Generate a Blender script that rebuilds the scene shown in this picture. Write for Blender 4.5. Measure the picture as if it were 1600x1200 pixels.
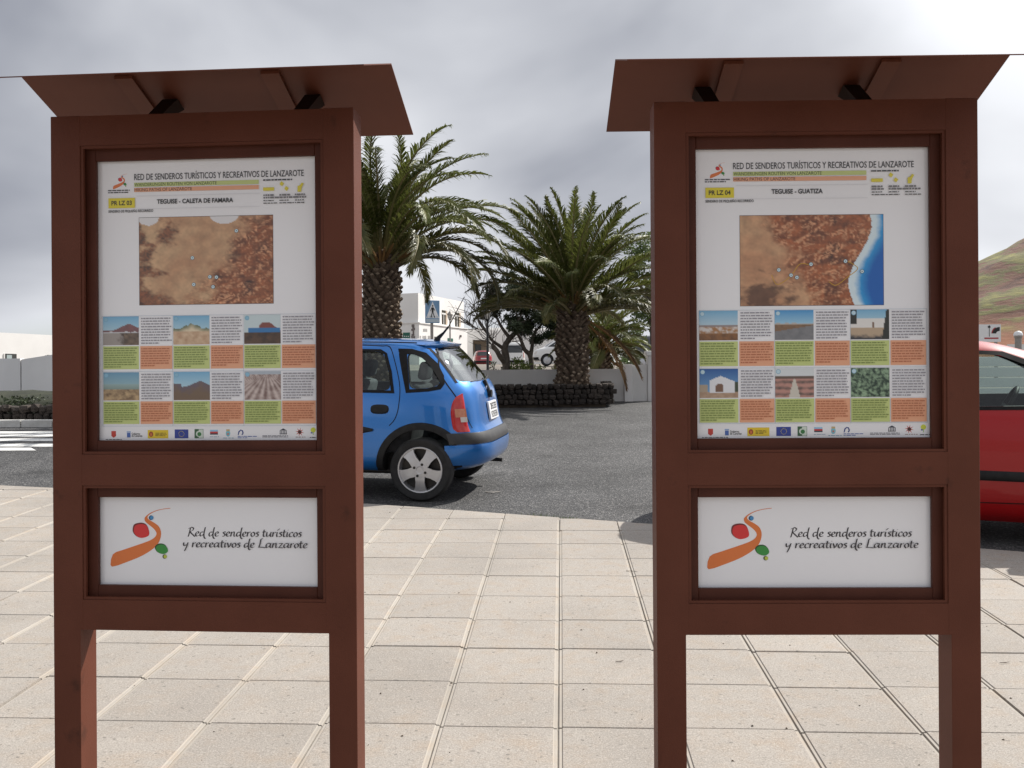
import bpy, bmesh, math, random
from mathutils import Vector, Matrix, noise
random.seed(7)
R = math.radians
for o in list(bpy.data.objects): bpy.data.objects.remove(o)
SC = bpy.context.scene
COL = SC.collection

# ------------------------------------------------------------------ camera, sky, sun, exposure
F = 1493.0            # focal length in photo pixels (1600 wide)
ROLL = 0.0065
EYE = 1.5
SLOPE = 0.0536        # the square rises gently away from the viewer
cam_d = bpy.data.cameras.new('camera')
cam = bpy.data.objects.new('camera', cam_d); COL.objects.link(cam)
cam_d.sensor_width = 36; cam_d.lens = 36 * F / 1600
cam_d.clip_start = 0.05; cam_d.clip_end = 6000
cam.location = (0, 0, EYE); cam.rotation_euler = (R(90), ROLL, 0)
SC.camera = cam
SUN_EL, SUN_AZ = R(44), R(52)
SC.view_settings.view_transform = 'Standard'; SC.view_settings.look = 'None'
SC.view_settings.exposure = 0.32; SC.view_settings.gamma = 1.0
SC.view_settings.use_curve_mapping = False
world = bpy.data.worlds.new('World'); SC.world = world; world.use_nodes = True
wt = world.node_tree; wn = wt.nodes; wl = wt.links
for n in list(wn): wn.remove(n)
def wnode(t, **kw):
    n = wn.new(t)
    for k, v in kw.items(): setattr(n, k, v)
    return n
sky = wnode('ShaderNodeTexSky', sky_type='NISHITA', sun_disc=False, sun_elevation=SUN_EL, sun_rotation=SUN_AZ)
bg = wnode('ShaderNodeBackground'); bg.inputs['Strength'].default_value = 0.1
wo = wnode('ShaderNodeOutputWorld')
tc = wnode('ShaderNodeTexCoord')
mp = wnode('ShaderNodeMapping'); mp.inputs['Scale'].default_value = (1.5, 1.5, 2.7); mp.inputs['Location'].default_value = (2.3, 0.4, 1.0)
n1 = wnode('ShaderNodeTexNoise'); n1.inputs['Scale'].default_value = 1.15; n1.inputs['Detail'].default_value = 5; n1.inputs['Roughness'].default_value = 0.45
n1.inputs['Distortion'].default_value = 0.3
n2 = wnode('ShaderNodeTexNoise'); n2.inputs['Scale'].default_value = 0.8; n2.inputs['Detail'].default_value = 4
rc = wnode('ShaderNodeValToRGB')
rc.color_ramp.elements[0].position = 0.36; rc.color_ramp.elements[0].color = (2.75, 2.9, 3.35, 1)
rc.color_ramp.elements[1].position = 0.62; rc.color_ramp.elements[1].color = (7.2, 7.35, 7.7, 1)
# cover: almost closed, opening a little towards the horizon
sep = wnode('ShaderNodeSeparateXYZ')
rcv = wnode('ShaderNodeMapRange'); rcv.inputs['From Min'].default_value = 0.0; rcv.inputs['From Max'].default_value = 0.14
rcv.inputs['To Min'].default_value = 0.12; rcv.inputs['To Max'].default_value = -0.25
sub = wnode('ShaderNodeMath', operation='SUBTRACT')
rcm = wnode('ShaderNodeMapRange'); rcm.inputs['From Min'].default_value = 0.34; rcm.inputs['From Max'].default_value = 0.46; rcm.inputs['To Min'].default_value = 0.35
mx = wnode('ShaderNodeMix', data_type='RGBA')
# clouds are brighter round the sun behind them
sd = wnode('ShaderNodeVectorMath', operation='DOT_PRODUCT')
sd.inputs[1].default_value = (math.sin(SUN_AZ)*math.cos(SUN_EL), math.cos(SUN_AZ)*math.cos(SUN_EL), math.sin(SUN_EL))
rs = wnode('ShaderNodeMapRange'); rs.inputs['From Min'].default_value = 0.80; rs.inputs['From Max'].default_value = 1.0
rs.inputs['To Min'].default_value = 1.0; rs.inputs['To Max'].default_value = 1.9
glow = wnode('ShaderNodeVectorMath', operation='SCALE')
wl.new(tc.outputs['Generated'], mp.inputs['Vector']); wl.new(mp.outputs[0], n1.inputs['Vector']); wl.new(mp.outputs[0], n2.inputs['Vector'])
wl.new(n1.outputs[0], rc.inputs[0]); wl.new(tc.outputs['Generated'], sep.inputs[0]); wl.new(sep.outputs[2], rcv.inputs[0])
wl.new(n2.outputs[0], sub.inputs[0]); wl.new(rcv.outputs[0], sub.inputs[1]); wl.new(sub.outputs[0], rcm.inputs[0])
wl.new(tc.outputs['Generated'], sd.inputs[0]); wl.new(sd.outputs['Value'], rs.inputs[0])
wl.new(rc.outputs[0], glow.inputs[0]); wl.new(rs.outputs[0], glow.inputs['Scale'])
wl.new(rcm.outputs[0], mx.inputs['Factor']); wl.new(sky.outputs[0], mx.inputs['A']); wl.new(glow.outputs[0], mx.inputs['B'])
wl.new(mx.outputs['Result'], bg.inputs['Color']); wl.new(bg.outputs[0], wo.inputs['Surface'])
sl = bpy.data.lights.new('sun', 'SUN'); sl.energy = 5.0; sl.angle = R(0.6); sl.color = (1, 0.955, 0.89)
so = bpy.data.objects.new('sun', sl); COL.objects.link(so)
so.rotation_euler = Vector((math.sin(SUN_AZ)*math.cos(SUN_EL), math.cos(SUN_AZ)*math.cos(SUN_EL), math.sin(SUN_EL))).to_track_quat('Z', 'Y').to_euler()
so.location = (10, 10, 20)

# ------------------------------------------------------------------ helpers
def un(px, py):
    dx, dy = px - 800, py - 600
    return dx - ROLL*dy, dy + ROLL*dx
def at(px, py, d):                      # a measured picture position at its own distance
    x, y = un(px, py)
    return Vector((x/F*d, d, EYE - y/F*d))
def gz(y):                              # height of the land
    z = SLOPE*min(y, 24)
    if y > 24: z += 0.036*(min(y, 72) - 24)
    if y > 72: z += 0.010*(min(y, 220) - 72)
    return z
def gnd(px, py):
    x, y = un(px, py)
    d = EYE/(y/F + SLOPE)
    return Vector((x/F*d, d, SLOPE*d))
def tag(o, label=None, cat=None, group=None, kind=None):
    if label: o['label'] = label
    if cat: o['category'] = cat
    if group: o['group'] = group
    if kind: o['kind'] = kind
    return o
def empty(name, loc=(0,0,0), rot=(0,0,0), label=None, cat=None, group=None):
    o = bpy.data.objects.new(name, None); COL.objects.link(o)
    o.location = loc; o.rotation_euler = rot; o.empty_display_size = 0.2
    return tag(o, label, cat, group)
def link(name, me, parent=None):
    o = bpy.data.objects.new(name, me); COL.objects.link(o); o.parent = parent
    return o
class MB:
    def __init__(s): s.v = []; s.f = []; s.m = []
    def add(s, verts, faces, mi=0):
        b = len(s.v); s.v += [tuple(v) for v in verts]
        s.f += [tuple(b+i for i in f) for f in faces]; s.m += [mi]*len(faces)
    def box(s, x0, x1, y0, y1, z0, z1, mi=0, M=None):
        v = [(x0,y0,z0),(x1,y0,z0),(x1,y1,z0),(x0,y1,z0),(x0,y0,z1),(x1,y0,z1),(x1,y1,z1),(x0,y1,z1)]
        if M is not None: v = [M @ Vector(p) for p in v]
        s.add(v, [(0,3,2,1),(4,5,6,7),(0,1,5,4),(1,2,6,5),(2,3,7,6),(3,0,4,7)], mi)
    def tube(s, pts, rad, n=8, mi=0, cap=True):
        pts = [Vector(p) for p in pts]; k = len(pts)
        if not hasattr(rad, '__len__'): rad = [rad]*k
        rings = []; ref = Vector((0.3, 0.7, 0.2)).normalized(); prev = None
        for i, p in enumerate(pts):
            t = (pts[min(i+1, k-1)] - pts[max(i-1, 0)]).normalized()
            if prev is None:
                a = t.orthogonal().normalized()
            else:
                a = (prev - t*prev.dot(t)).normalized()
            prev = a; b = t.cross(a)
            rings.append([p + (a*math.cos(2*math.pi*j/n) + b*math.sin(2*math.pi*j/n))*rad[i] for j in range(n)])
        v = [q for r in rings for q in r]; f = []
        for i in range(k-1):
            for j in range(n):
                f.append((i*n+j, i*n+(j+1)%n, (i+1)*n+(j+1)%n, (i+1)*n+j))
        if cap:
            f.append(tuple(reversed(range(n)))); f.append(tuple((k-1)*n+j for j in range(n)))
        s.add(v, f, mi)
    def lathe(s, prof, n=24, axis='z', M=None, mi=0):   # prof: (r, h)
        v = []; f = []
        for r, h in prof:
            for j in range(n):
                a = 2*math.pi*j/n; c, d = r*math.cos(a), r*math.sin(a)
                p = (c, d, h) if axis == 'z' else ((c, h, d) if axis == 'y' else (h, c, d))
                v.append(M @ Vector(p) if M is not None else p)
        for i in range(len(prof)-1):
            for j in range(n):
                f.append((i*n+j, i*n+(j+1)%n, (i+1)*n+(j+1)%n, (i+1)*n+j))
        s.add(v, f, mi)
    def mesh(s, name, mats, smooth=None, fix=True):
        me = bpy.data.meshes.new(name); me.from_pydata(s.v, [], s.f)
        if not isinstance(mats, (list, tuple)): mats = [mats]
        for m in mats: me.materials.append(m)
        if len(mats) > 1: me.polygons.foreach_set('material_index', s.m)
        if fix:
            bm = bmesh.new(); bm.from_mesh(me); bmesh.ops.recalc_face_normals(bm, faces=bm.faces); bm.to_mesh(me); bm.free()
        me.update()
        if smooth is not None:
            me.polygons.foreach_set('use_smooth', [True]*len(me.polygons)); me.set_sharp_from_angle(angle=R(smooth))
        return me
    def build(s, name, mats, parent=None, smooth=None, fix=True):
        return link(name, s.mesh(name, mats, smooth, fix), parent)
def bevel_mesh(me, w=0.004, seg=2, ang=30):
    bm = bmesh.new(); bm.from_mesh(me)
    es = [e for e in bm.edges if len(e.link_faces) == 2 and e.calc_face_angle(0) > R(ang)]
    bmesh.ops.bevel(bm, geom=es, offset=w, segments=seg, affect='EDGES', profile=0.5, clamp_overlap=True)
    bm.to_mesh(me); bm.free(); me.update(); return me
def bbox(name, x0, x1, y0, y1, z0, z1, mat, parent=None, bev=0.004, seg=2):
    m = MB(); m.box(x0, x1, y0, y1, z0, z1)
    me = m.mesh(name, mat)
    if bev: bevel_mesh(me, bev, seg)
    return link(name, me, parent)

# ------------------------------------------------------------------ materials
def nt(mat): return mat.node_tree.nodes, mat.node_tree.links
def pmat(name, c1, c2=None, scale=8, rough=0.6, bump=0.0, bscale=None, metal=0.0, coat=0.0, spec=0.5, detail=5, lo=0.35, hi=0.65, rnd=0.0, coord='Object', rough2=None, sheen=0, ior=None):
    m = bpy.data.materials.new(name); m.use_nodes = True
    N, L = nt(m); p = N['Principled BSDF']
    p.inputs['Roughness'].default_value = rough; p.inputs['Metallic'].default_value = metal
    p.inputs['Coat Weight'].default_value = coat; p.inputs['Coat Roughness'].default_value = 0.05
    p.inputs['Specular IOR Level'].default_value = spec
    p.inputs['Base Color'].default_value = (*c1, 1)
    t = N.new('ShaderNodeTexCoord'); col = None
    if c2 is not None:
        n = N.new('ShaderNodeTexNoise'); n.inputs['Scale'].default_value = scale; n.inputs['Detail'].default_value = detail
        L.new(t.outputs[coord], n.inputs['Vector'])
        mr = N.new('ShaderNodeMapRange'); mr.inputs['From Min'].default_value = lo; mr.inputs['From Max'].default_value = hi
        L.new(n.outputs[0], mr.inputs[0])
        mix = N.new('ShaderNodeMix'); mix.data_type = 'RGBA'
        mix.inputs['A'].default_value = (*c1, 1); mix.inputs['B'].default_value = (*c2, 1)
        L.new(mr.outputs[0], mix.inputs['Factor']); col = mix.outputs['Result']
        if rough2 is not None:
            m2 = N.new('ShaderNodeMapRange'); m2.inputs['To Min'].default_value = rough; m2.inputs['To Max'].default_value = rough2
            L.new(mr.outputs[0], m2.inputs[0]); L.new(m2.outputs[0], p.inputs['Roughness'])
    if rnd:
        oi = N.new('ShaderNodeObjectInfo'); hs = N.new('ShaderNodeHueSaturation')
        mr = N.new('ShaderNodeMapRange'); mr.inputs['To Min'].default_value = 1-rnd; mr.inputs['To Max'].default_value = 1+rnd
        L.new(oi.outputs['Random'], mr.inputs[0]); L.new(mr.outputs[0], hs.inputs['Value'])
        if col is not None: L.new(col, hs.inputs['Color'])
        else: hs.inputs['Color'].default_value = (*c1, 1)
        col = hs.outputs[0]
    if col is not None: L.new(col, p.inputs['Base Color'])
    if bump:
        n = N.new('ShaderNodeTexNoise'); n.inputs['Scale'].default_value = bscale or scale*4; n.inputs['Detail'].default_value = 6
        L.new(t.outputs[coord], n.inputs['Vector'])
        b = N.new('ShaderNodeBump'); b.inputs['Strength'].default_value = bump; b.inputs['Distance'].default_value = 0.01
        L.new(n.outputs[0], b.inputs['Height']); L.new(b.outputs[0], p.inputs['Normal'])
    return m
def leafmat(name, c1, c2, rough=0.42, transl=0.25, rnd=0.25, scale=2.5):
    m = pmat(name, c1, c2, scale=scale, rough=rough, rnd=rnd, spec=0.3)
    N, L = nt(m); p = N['Principled BSDF']; out = N['Material Output']
    tr = N.new('ShaderNodeBsdfTranslucent'); mixs = N.new('ShaderNodeMixShader'); mixs.inputs[0].default_value = transl
    src = p.inputs['Base Color'].links[0].from_socket
    L.new(src, tr.inputs['Color']); L.new(p.outputs[0], mixs.inputs[1]); L.new(tr.outputs[0], mixs.inputs[2]); L.new(mixs.outputs[0], out.inputs['Surface'])
    return m
def glassmat(name, tint=(0.75, 0.85, 0.82), refl=1.0):
    m = bpy.data.materials.new(name); m.use_nodes = True
    N, L = nt(m); out = N['Material Output']; N.remove(N['Principled BSDF'])
    tb = N.new('ShaderNodeBsdfTransparent'); tb.inputs[0].default_value = (*tint, 1)
    gl = N.new('ShaderNodeBsdfGlossy'); gl.inputs['Roughness'].default_value = 0.02
    fr = N.new('ShaderNodeLayerWeight'); fr.inputs['Blend'].default_value = 0.5
    pw = N.new('ShaderNodeMath'); pw.operation = 'POWER'; pw.inputs[1].default_value = 4.0; L.new(fr.outputs['Facing'], pw.inputs[0]); fr = pw
    mul = N.new('ShaderNodeMath'); mul.operation = 'MULTIPLY_ADD'; mul.inputs[1].default_value = 0.9; mul.inputs[2].default_value = 0.06*refl; mul.use_clamp = True
    mixs = N.new('ShaderNodeMixShader')
    L.new(fr.outputs[0], mul.inputs[0]); L.new(mul.outputs[0], mixs.inputs[0]); L.new(tb.outputs[0], mixs.inputs[1]); L.new(gl.outputs[0], mixs.inputs[2])
    L.new(mixs.outputs[0], out.inputs['Surface'])
    return m
def attrmat(name, rough=0.5, coat=0.0):
    m = bpy.data.materials.new(name); m.use_nodes = True
    N, L = nt(m); p = N['Principled BSDF']
    a = N.new('ShaderNodeVertexColor'); a.layer_name = 'Col'
    L.new(a.outputs[0], p.inputs['Base Color']); p.inputs['Roughness'].default_value = rough; p.inputs['Coat Weight'].default_value = coat
    p.inputs['Coat Roughness'].default_value = 0.06
    return m
def lin(c):
    return tuple(((x/255)/12.92 if x/255 <= 0.04045 else ((x/255+0.055)/1.055)**2.4) for x in c)

M = {}
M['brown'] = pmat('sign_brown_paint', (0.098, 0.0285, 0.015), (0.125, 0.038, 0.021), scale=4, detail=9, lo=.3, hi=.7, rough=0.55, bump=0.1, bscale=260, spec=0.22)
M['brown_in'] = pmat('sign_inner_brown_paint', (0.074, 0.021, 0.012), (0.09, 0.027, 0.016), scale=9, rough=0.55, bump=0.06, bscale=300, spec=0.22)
def smudge(m, k=0.55):
    N, L = nt(m); p = N['Principled BSDF']; src = p.inputs['Base Color'].links[0].from_socket
    g = N.new('ShaderNodeNewGeometry'); n = N.new('ShaderNodeTexNoise'); n.inputs['Scale'].default_value = 7; n.inputs['Detail'].default_value = 6; n.inputs['Roughness'].default_value = 0.6
    L.new(g.outputs['Position'], n.inputs['Vector']); mr = N.new('ShaderNodeMapRange'); mr.inputs['From Min'].default_value = 0.64; mr.inputs['From Max'].default_value = 0.74; mr.inputs['To Max'].default_value = 0.8
    L.new(n.outputs[0], mr.inputs[0]); x = N.new('ShaderNodeMix'); x.data_type = 'RGBA'; x.blend_type = 'MULTIPLY'; x.inputs['B'].default_value = (k, k*1.1, k*1.15, 1)
    L.new(mr.outputs[0], x.inputs['Factor']); L.new(src, x.inputs['A']); L.new(x.outputs['Result'], p.inputs['Base Color'])
smudge(M['brown'])
M['rafter'] = pmat('rafter_paint', (0.118, 0.036, 0.0195), (0.135, 0.042, 0.023), scale=4, rough=0.55, spec=0.2)
M['strut'] = pmat('strut_shade_brown', (0.022, 0.012, 0.009), rough=0.6, spec=0.2)  # darker than the frame brown: the strut's shade is put into its colour
M['roofmetal'] = pmat('sign_roof_paint', (0.10, 0.029, 0.0155), (0.12, 0.036, 0.02), scale=3, rough=0.55, spec=0.2)
M['white_panel'] = pmat('white_acrylic', (0.84, 0.84, 0.865), (0.86, 0.86, 0.88), scale=3, rough=0.3, coat=0.5)
M['print'] = attrmat('printed_ink', 0.4, 0.35)
M['asphalt'] = None
M['rubber'] = pmat('tyre_rubber', (0.012, 0.012, 0.013), (0.022, 0.022, 0.022), scale=20, rough=0.8)
M['blackplastic'] = pmat('black_plastic', (0.011, 0.011, 0.012), (0.02, 0.02, 0.02), scale=15, rough=0.6, spec=0.25)
M['greyplastic'] = pmat('grey_bumper_plastic', (0.03, 0.03, 0.032), (0.042, 0.042, 0.042), scale=15, rough=0.5, spec=0.4)
M['seal'] = pmat('black_rubber_seal', (0.008, 0.008, 0.009), (0.014, 0.013, 0.013), scale=20, rough=0.7, spec=0.2)
M['alloy'] = pmat('silver_alloy', (0.55, 0.56, 0.58), (0.48, 0.48, 0.5), scale=12, rough=0.35, metal=0.75)
M['darkmetal'] = pmat('dark_metal', (0.03, 0.03, 0.032), (0.05, 0.045, 0.04), scale=12, rough=0.5, metal=0.5)
M['interior'] = pmat('car_interior_cloth', (0.03, 0.032, 0.034), (0.05, 0.05, 0.053), scale=20, rough=0.9)
M['seatcloth'] = pmat('grey_seat_cloth', (0.06, 0.063, 0.07), (0.10, 0.10, 0.11), scale=14, rough=0.95)
M['glass'] = glassmat('car_glass')
M['rearglass'] = glassmat('rear_glass', (0.5, 0.57, 0.55), 4.2)
M['darkglass'] = pmat('dark_window_glass', (0.02, 0.024, 0.026), rough=0.06, spec=0.8)
M['red_lens'] = pmat('red_lamp_lens', (0.42, 0.005, 0.005), (0.5, 0.012, 0.01), scale=30, rough=0.2, coat=0.6)
M['amber_lens'] = pmat('amber_lamp_lens', (0.5, 0.16, 0.06), (0.55, 0.2, 0.1), scale=30, rough=0.15, coat=1.0)
M['clear_lens'] = pmat('clear_lamp_lens', (0.6, 0.55, 0.5), rough=0.15, coat=1.0)
M['chrome'] = pmat('bright_metal', (0.7, 0.7, 0.72), rough=0.2, metal=1.0)
M['whitepaint'] = pmat('white_road_paint', (0.66, 0.66, 0.64), (0.5, 0.5, 0.48), scale=6, rough=0.7, lo=0.45, hi=0.75, bump=0.15, bscale=90)
M['whitewash'] = pmat('white_wash_render', (0.80, 0.79, 0.77), (0.74, 0.73, 0.71), scale=0.6, rough=0.9, bump=0.12, bscale=12)
M['beige'] = pmat('beige_render', (0.55, 0.45, 0.35), (0.5, 0.41, 0.32), scale=0.8, rough=0.9)
M['greywall'] = pmat('grey_render', (0.72, 0.71, 0.69), (0.60, 0.59, 0.57), scale=0.9, rough=0.92, bump=0.25, bscale=22)
M['palewall'] = pmat('pale_grey_render', (0.82, 0.815, 0.81), (0.74, 0.735, 0.73), scale=0.9, rough=0.92, bump=0.25, bscale=22)
M['lava'] = pmat('dark_lava_stone', (0.022, 0.018, 0.016), (0.06, 0.047, 0.038), scale=9, rough=0.95, bump=0.8, bscale=34, rnd=0.45)
M['soil'] = pmat('dark_soil', (0.045, 0.034, 0.026), (0.09, 0.07, 0.05), scale=5, rough=1.0, bump=0.8, bscale=24)
M['mortar'] = pmat('grey_mortar', (0.22, 0.20, 0.175), (0.30, 0.27, 0.235), scale=7, rough=0.95, bump=0.4, bscale=80)
M['blackiron'] = pmat('black_iron', (0.012, 0.012, 0.013), rough=0.45, spec=0.5)
M['galv'] = pmat('galvanised_steel', (0.32, 0.30, 0.28), (0.26, 0.24, 0.22), scale=6, rough=0.5, metal=0.4)
M['lampglass'] = pmat('frosted_lamp_glass', (0.62, 0.62, 0.6), rough=0.2, coat=0.3)
M['bark'] = pmat('grey_bark', (0.05, 0.04, 0.032), (0.10, 0.085, 0.07), scale=9, rough=0.95, bump=0.8, bscale=30)
M['palmtrunk'] = pmat('palm_trunk_fibre', (0.05, 0.035, 0.024), (0.09, 0.065, 0.045), scale=12, rough=1.0, bump=0.6, bscale=40)
M['palmcut'] = pmat('palm_cut_leaf_base', (0.20, 0.15, 0.105), (0.30, 0.235, 0.17), scale=9, rough=0.9)
M['palmscale'] = pmat('palm_leaf_base', (0.10, 0.07, 0.048), (0.19, 0.14, 0.10), scale=7, rough=0.9, bump=0.4, bscale=50)
M['frond'] = leafmat('palm_leaflet', (0.078, 0.096, 0.02), (0.135, 0.148, 0.04), rough=0.48, transl=0.28, rnd=0.3)
M['frond2'] = leafmat('palm_leaflet_old', (0.062, 0.07, 0.02), (0.115, 0.105, 0.036), rough=0.45, transl=0.18, rnd=0.3)
M['frond_dead'] = leafmat('palm_leaflet_dry', (0.16, 0.095, 0.05), (0.24, 0.16, 0.09), rough=0.7, transl=0.12, rnd=0.25)
M['rachis'] = pmat('palm_rachis', (0.16, 0.15, 0.055), (0.22, 0.18, 0.08), scale=4, rough=0.5)
M['rachis_o'] = pmat('palm_rachis_base', (0.28, 0.15, 0.05), (0.22, 0.13, 0.05), scale=4, rough=0.6)
M['tamarisk'] = leafmat('grey_green_foliage', (0.025, 0.04, 0.02), (0.05, 0.065, 0.032), rough=0.6, transl=0.12, rnd=0.0, scale=1.2)
M['leaf_y'] = leafmat('yellow_green_foliage', (0.08, 0.115, 0.025), (0.13, 0.16, 0.045), rough=0.5, transl=0.25, rnd=0.0, scale=2)
M['leaf_p'] = leafmat('pale_green_foliage', (0.07, 0.11, 0.035), (0.13, 0.17, 0.07), rough=0.45, transl=0.3, rnd=0.0, scale=1.2)
M['weed'] = leafmat('weed_leaf', (0.07, 0.12, 0.025), (0.12, 0.15, 0.04), rough=0.6, transl=0.25, rnd=0.0)
M['signblue'] = pmat('sign_blue', (0.14, 0.27, 0.44), (0.2, 0.33, 0.5), scale=4, rough=0.35)
M['signwhite'] = pmat('sign_white', (0.75, 0.76, 0.77), rough=0.4)
M['signgrey'] = pmat('sign_pale_grey', (0.42, 0.5, 0.56), rough=0.4)
M['black'] = pmat('black_paint', (0.012, 0.012, 0.012), rough=0.5)
M['greenboard'] = pmat('green_board', (0.012, 0.11, 0.075), rough=0.5)
M['greyink'] = pmat('grey_lettering', (0.42, 0.41, 0.40), rough=0.7)
M['darkfig'] = pmat('dark_bronze_relief', (0.12, 0.10, 0.095), (0.2, 0.17, 0.16), scale=6, rough=0.7)
M['windark'] = pmat('dark_pane_glass', (0.05, 0.05, 0.045), rough=0.12, spec=0.6)  # one even dark glass colour for house windows and openings
M['winframe'] = pmat('white_window_frame', (0.75, 0.74, 0.72), rough=0.6)
M['redpaint'] = pmat('red_car_paint', (0.34, 0.004, 0.006), rough=0.4, metal=0.0, coat=0.45, spec=0.3)
M['bluepaint'] = pmat('blue_metallic_paint', (0.012, 0.165, 0.52), (0.015, 0.175, 0.55), scale=300, rough=0.34, metal=0.5, coat=1.0)
M['whitecar'] = pmat('white_car_paint', (0.74, 0.74, 0.73), rough=0.35, coat=0.8)
M['darkcar'] = pmat('dark_grey_car_paint', (0.045, 0.05, 0.056), rough=0.35, coat=0.8, metal=0.3)
M['winecar'] = pmat('wine_red_car_paint', (0.32, 0.02, 0.03), rough=0.35, coat=0.8)

def make_asphalt():
    m = bpy.data.materials.new('asphalt'); m.use_nodes = True
    N, L = nt(m); p = N['Principled BSDF']; p.inputs['Roughness'].default_value = 0.78; p.inputs['Specular IOR Level'].default_value = 0.35
    t = N.new('ShaderNodeTexCoord')
    v = N.new('ShaderNodeTexVoronoi'); v.inputs['Scale'].default_value = 85
    n = N.new('ShaderNodeTexNoise'); n.inputs['Scale'].default_value = 0.9; n.inputs['Detail'].default_value = 8; n.inputs['Roughness'].default_value = 0.6
    n3 = N.new('ShaderNodeTexNoise'); n3.inputs['Scale'].default_value = 40; n3.inputs['Detail'].default_value = 4
    for x in (v, n, n3): L.new(t.outputs['Object'], x.inputs['Vector'])
    sp = N.new('ShaderNodeSeparateColor'); L.new(v.outputs['Color'], sp.inputs[0])
    r = N.new('ShaderNodeValToRGB'); e = r.color_ramp.elements
    e[0].position = 0.0; e[0].color = (0.035, 0.035, 0.037, 1); e[1].position = 1.0; e[1].color = (0.30, 0.29, 0.28, 1)
    k = e.new(0.55); k.color = (0.075, 0.075, 0.077, 1); k = e.new(0.85); k.color = (0.12, 0.118, 0.116, 1)
    L.new(sp.outputs[0], r.inputs[0])
    mr = N.new('ShaderNodeMapRange'); mr.inputs['From Min'].default_value = 0.3; mr.inputs['From Max'].default_value = 0.7
    mr.inputs['To Min'].default_value = 0.50; mr.inputs['To Max'].default_value = 1.0
    L.new(n.outputs[0], mr.inputs[0])
    mu = N.new('ShaderNodeVectorMath'); mu.operation = 'SCALE'; L.new(r.outputs[0], mu.inputs[0]); L.new(mr.outputs[0], mu.inputs['Scale'])
    st = N.new('ShaderNodeTexNoise'); st.inputs['Scale'].default_value = 1.7; st.inputs['Detail'].default_value = 5; L.new(t.outputs['Object'], st.inputs['Vector'])
    sm = N.new('ShaderNodeMapRange'); sm.inputs['From Min'].default_value = 0.60; sm.inputs['From Max'].default_value = 0.72; sm.inputs['To Min'].default_value = 1.0; sm.inputs['To Max'].default_value = 0.68; L.new(st.outputs[0], sm.inputs[0])
    mu2 = N.new('ShaderNodeVectorMath'); mu2.operation = 'SCALE'; L.new(mu.outputs[0], mu2.inputs[0]); L.new(sm.outputs[0], mu2.inputs['Scale']); L.new(mu2.outputs[0], p.inputs['Base Color'])
    ad = N.new('ShaderNodeMath'); ad.operation = 'ADD'; L.new(v.outputs['Distance'], ad.inputs[0]); L.new(n3.outputs[0], ad.inputs[1])
    b = N.new('ShaderNodeBump'); b.inputs['Strength'].default_value = 0.6; b.inputs['Distance'].default_value = 0.012
    L.new(ad.outputs[0], b.inputs['Height']); L.new(b.outputs[0], p.inputs['Normal'])
    return m
M['asphalt'] = make_asphalt()

def make_slab(name, base, band=False):
    m = bpy.data.materials.new(name); m.use_nodes = True
    N, L = nt(m); p = N['Principled BSDF']; p.inputs['Roughness'].default_value = 0.85; p.inputs['Specular IOR Level'].default_value = 0.3
    g = N.new('ShaderNodeNewGeometry'); oi = N.new('ShaderNodeObjectInfo')
    def noi(s, d, r=0.5):
        n = N.new('ShaderNodeTexNoise'); n.inputs['Scale'].default_value = s; n.inputs['Detail'].default_value = d; n.inputs['Roughness'].default_value = r
        L.new(g.outputs['Position'], n.inputs['Vector']); return n
    big, mid, fine = noi(1.6, 5), noi(9, 6, 0.65), noi(160, 3, 0.7)
    pit = N.new('ShaderNodeTexVoronoi'); pit.inputs['Scale'].default_value = 95; L.new(g.outputs['Position'], pit.inputs['Vector'])
    def mixc(a, b, fac, lo, hi, mode='MIX'):
        mr = N.new('ShaderNodeMapRange'); mr.inputs['From Min'].default_value = lo; mr.inputs['From Max'].default_value = hi
        L.new(fac, mr.inputs[0]); x = N.new('ShaderNodeMix'); x.data_type = 'RGBA'; x.blend_type = mode
        L.new(mr.outputs[0], x.inputs['Factor'])
        if isinstance(a, tuple): x.inputs['A'].default_value = (*a, 1)
        else: L.new(a, x.inputs['A'])
        x.inputs['B'].default_value = (*b, 1); return x.outputs['Result']
    c = mixc(base, tuple(k*q for k, q in zip(base, (1.0, 0.91, 0.82))), mid.outputs[0], 0.46, 0.72)   # faint rust
    c = mixc(c, tuple(k*0.83 for k in base), big.outputs[0], 0.48, 0.75)
    if not band:
        c = mixc(c, tuple(k*0.66 for k in base), fine.outputs[0], 0.51, 0.68)
        c = mixc(c, tuple(min(1, k*1.3) for k in base), fine.outputs[0], 0.46, 0.34)
        sp = N.new('ShaderNodeSeparateColor'); L.new(pit.outputs['Color'], sp.inputs[0])
        c = mixc(c, tuple(k*0.6 for k in base), sp.outputs[0], 0.985, 0.995)
    hs = N.new('ShaderNodeHueSaturation'); mr = N.new('ShaderNodeMapRange'); mr.inputs['To Min'].default_value = 0.95; mr.inputs['To Max'].default_value = 1.05
    L.new(oi.outputs['Random'], mr.inputs[0]); L.new(mr.outputs[0], hs.inputs['Value']); L.new(c, hs.inputs['Color']); L.new(hs.outputs[0], p.inputs['Base Color'])
    b = N.new('ShaderNodeBump'); b.inputs['Strength'].default_value = 0.12 if band else 0.4; b.inputs['Distance'].default_value = 0.004
    L.new(fine.outputs[0], b.inputs['Height']); L.new(b.outputs[0], p.inputs['Normal'])
    return m
M['slab'] = make_slab('washed_concrete_slab', (0.337, 0.308, 0.275))
M['slabband'] = make_slab('slab_smooth_margin', (0.38, 0.35, 0.31), True)

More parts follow.
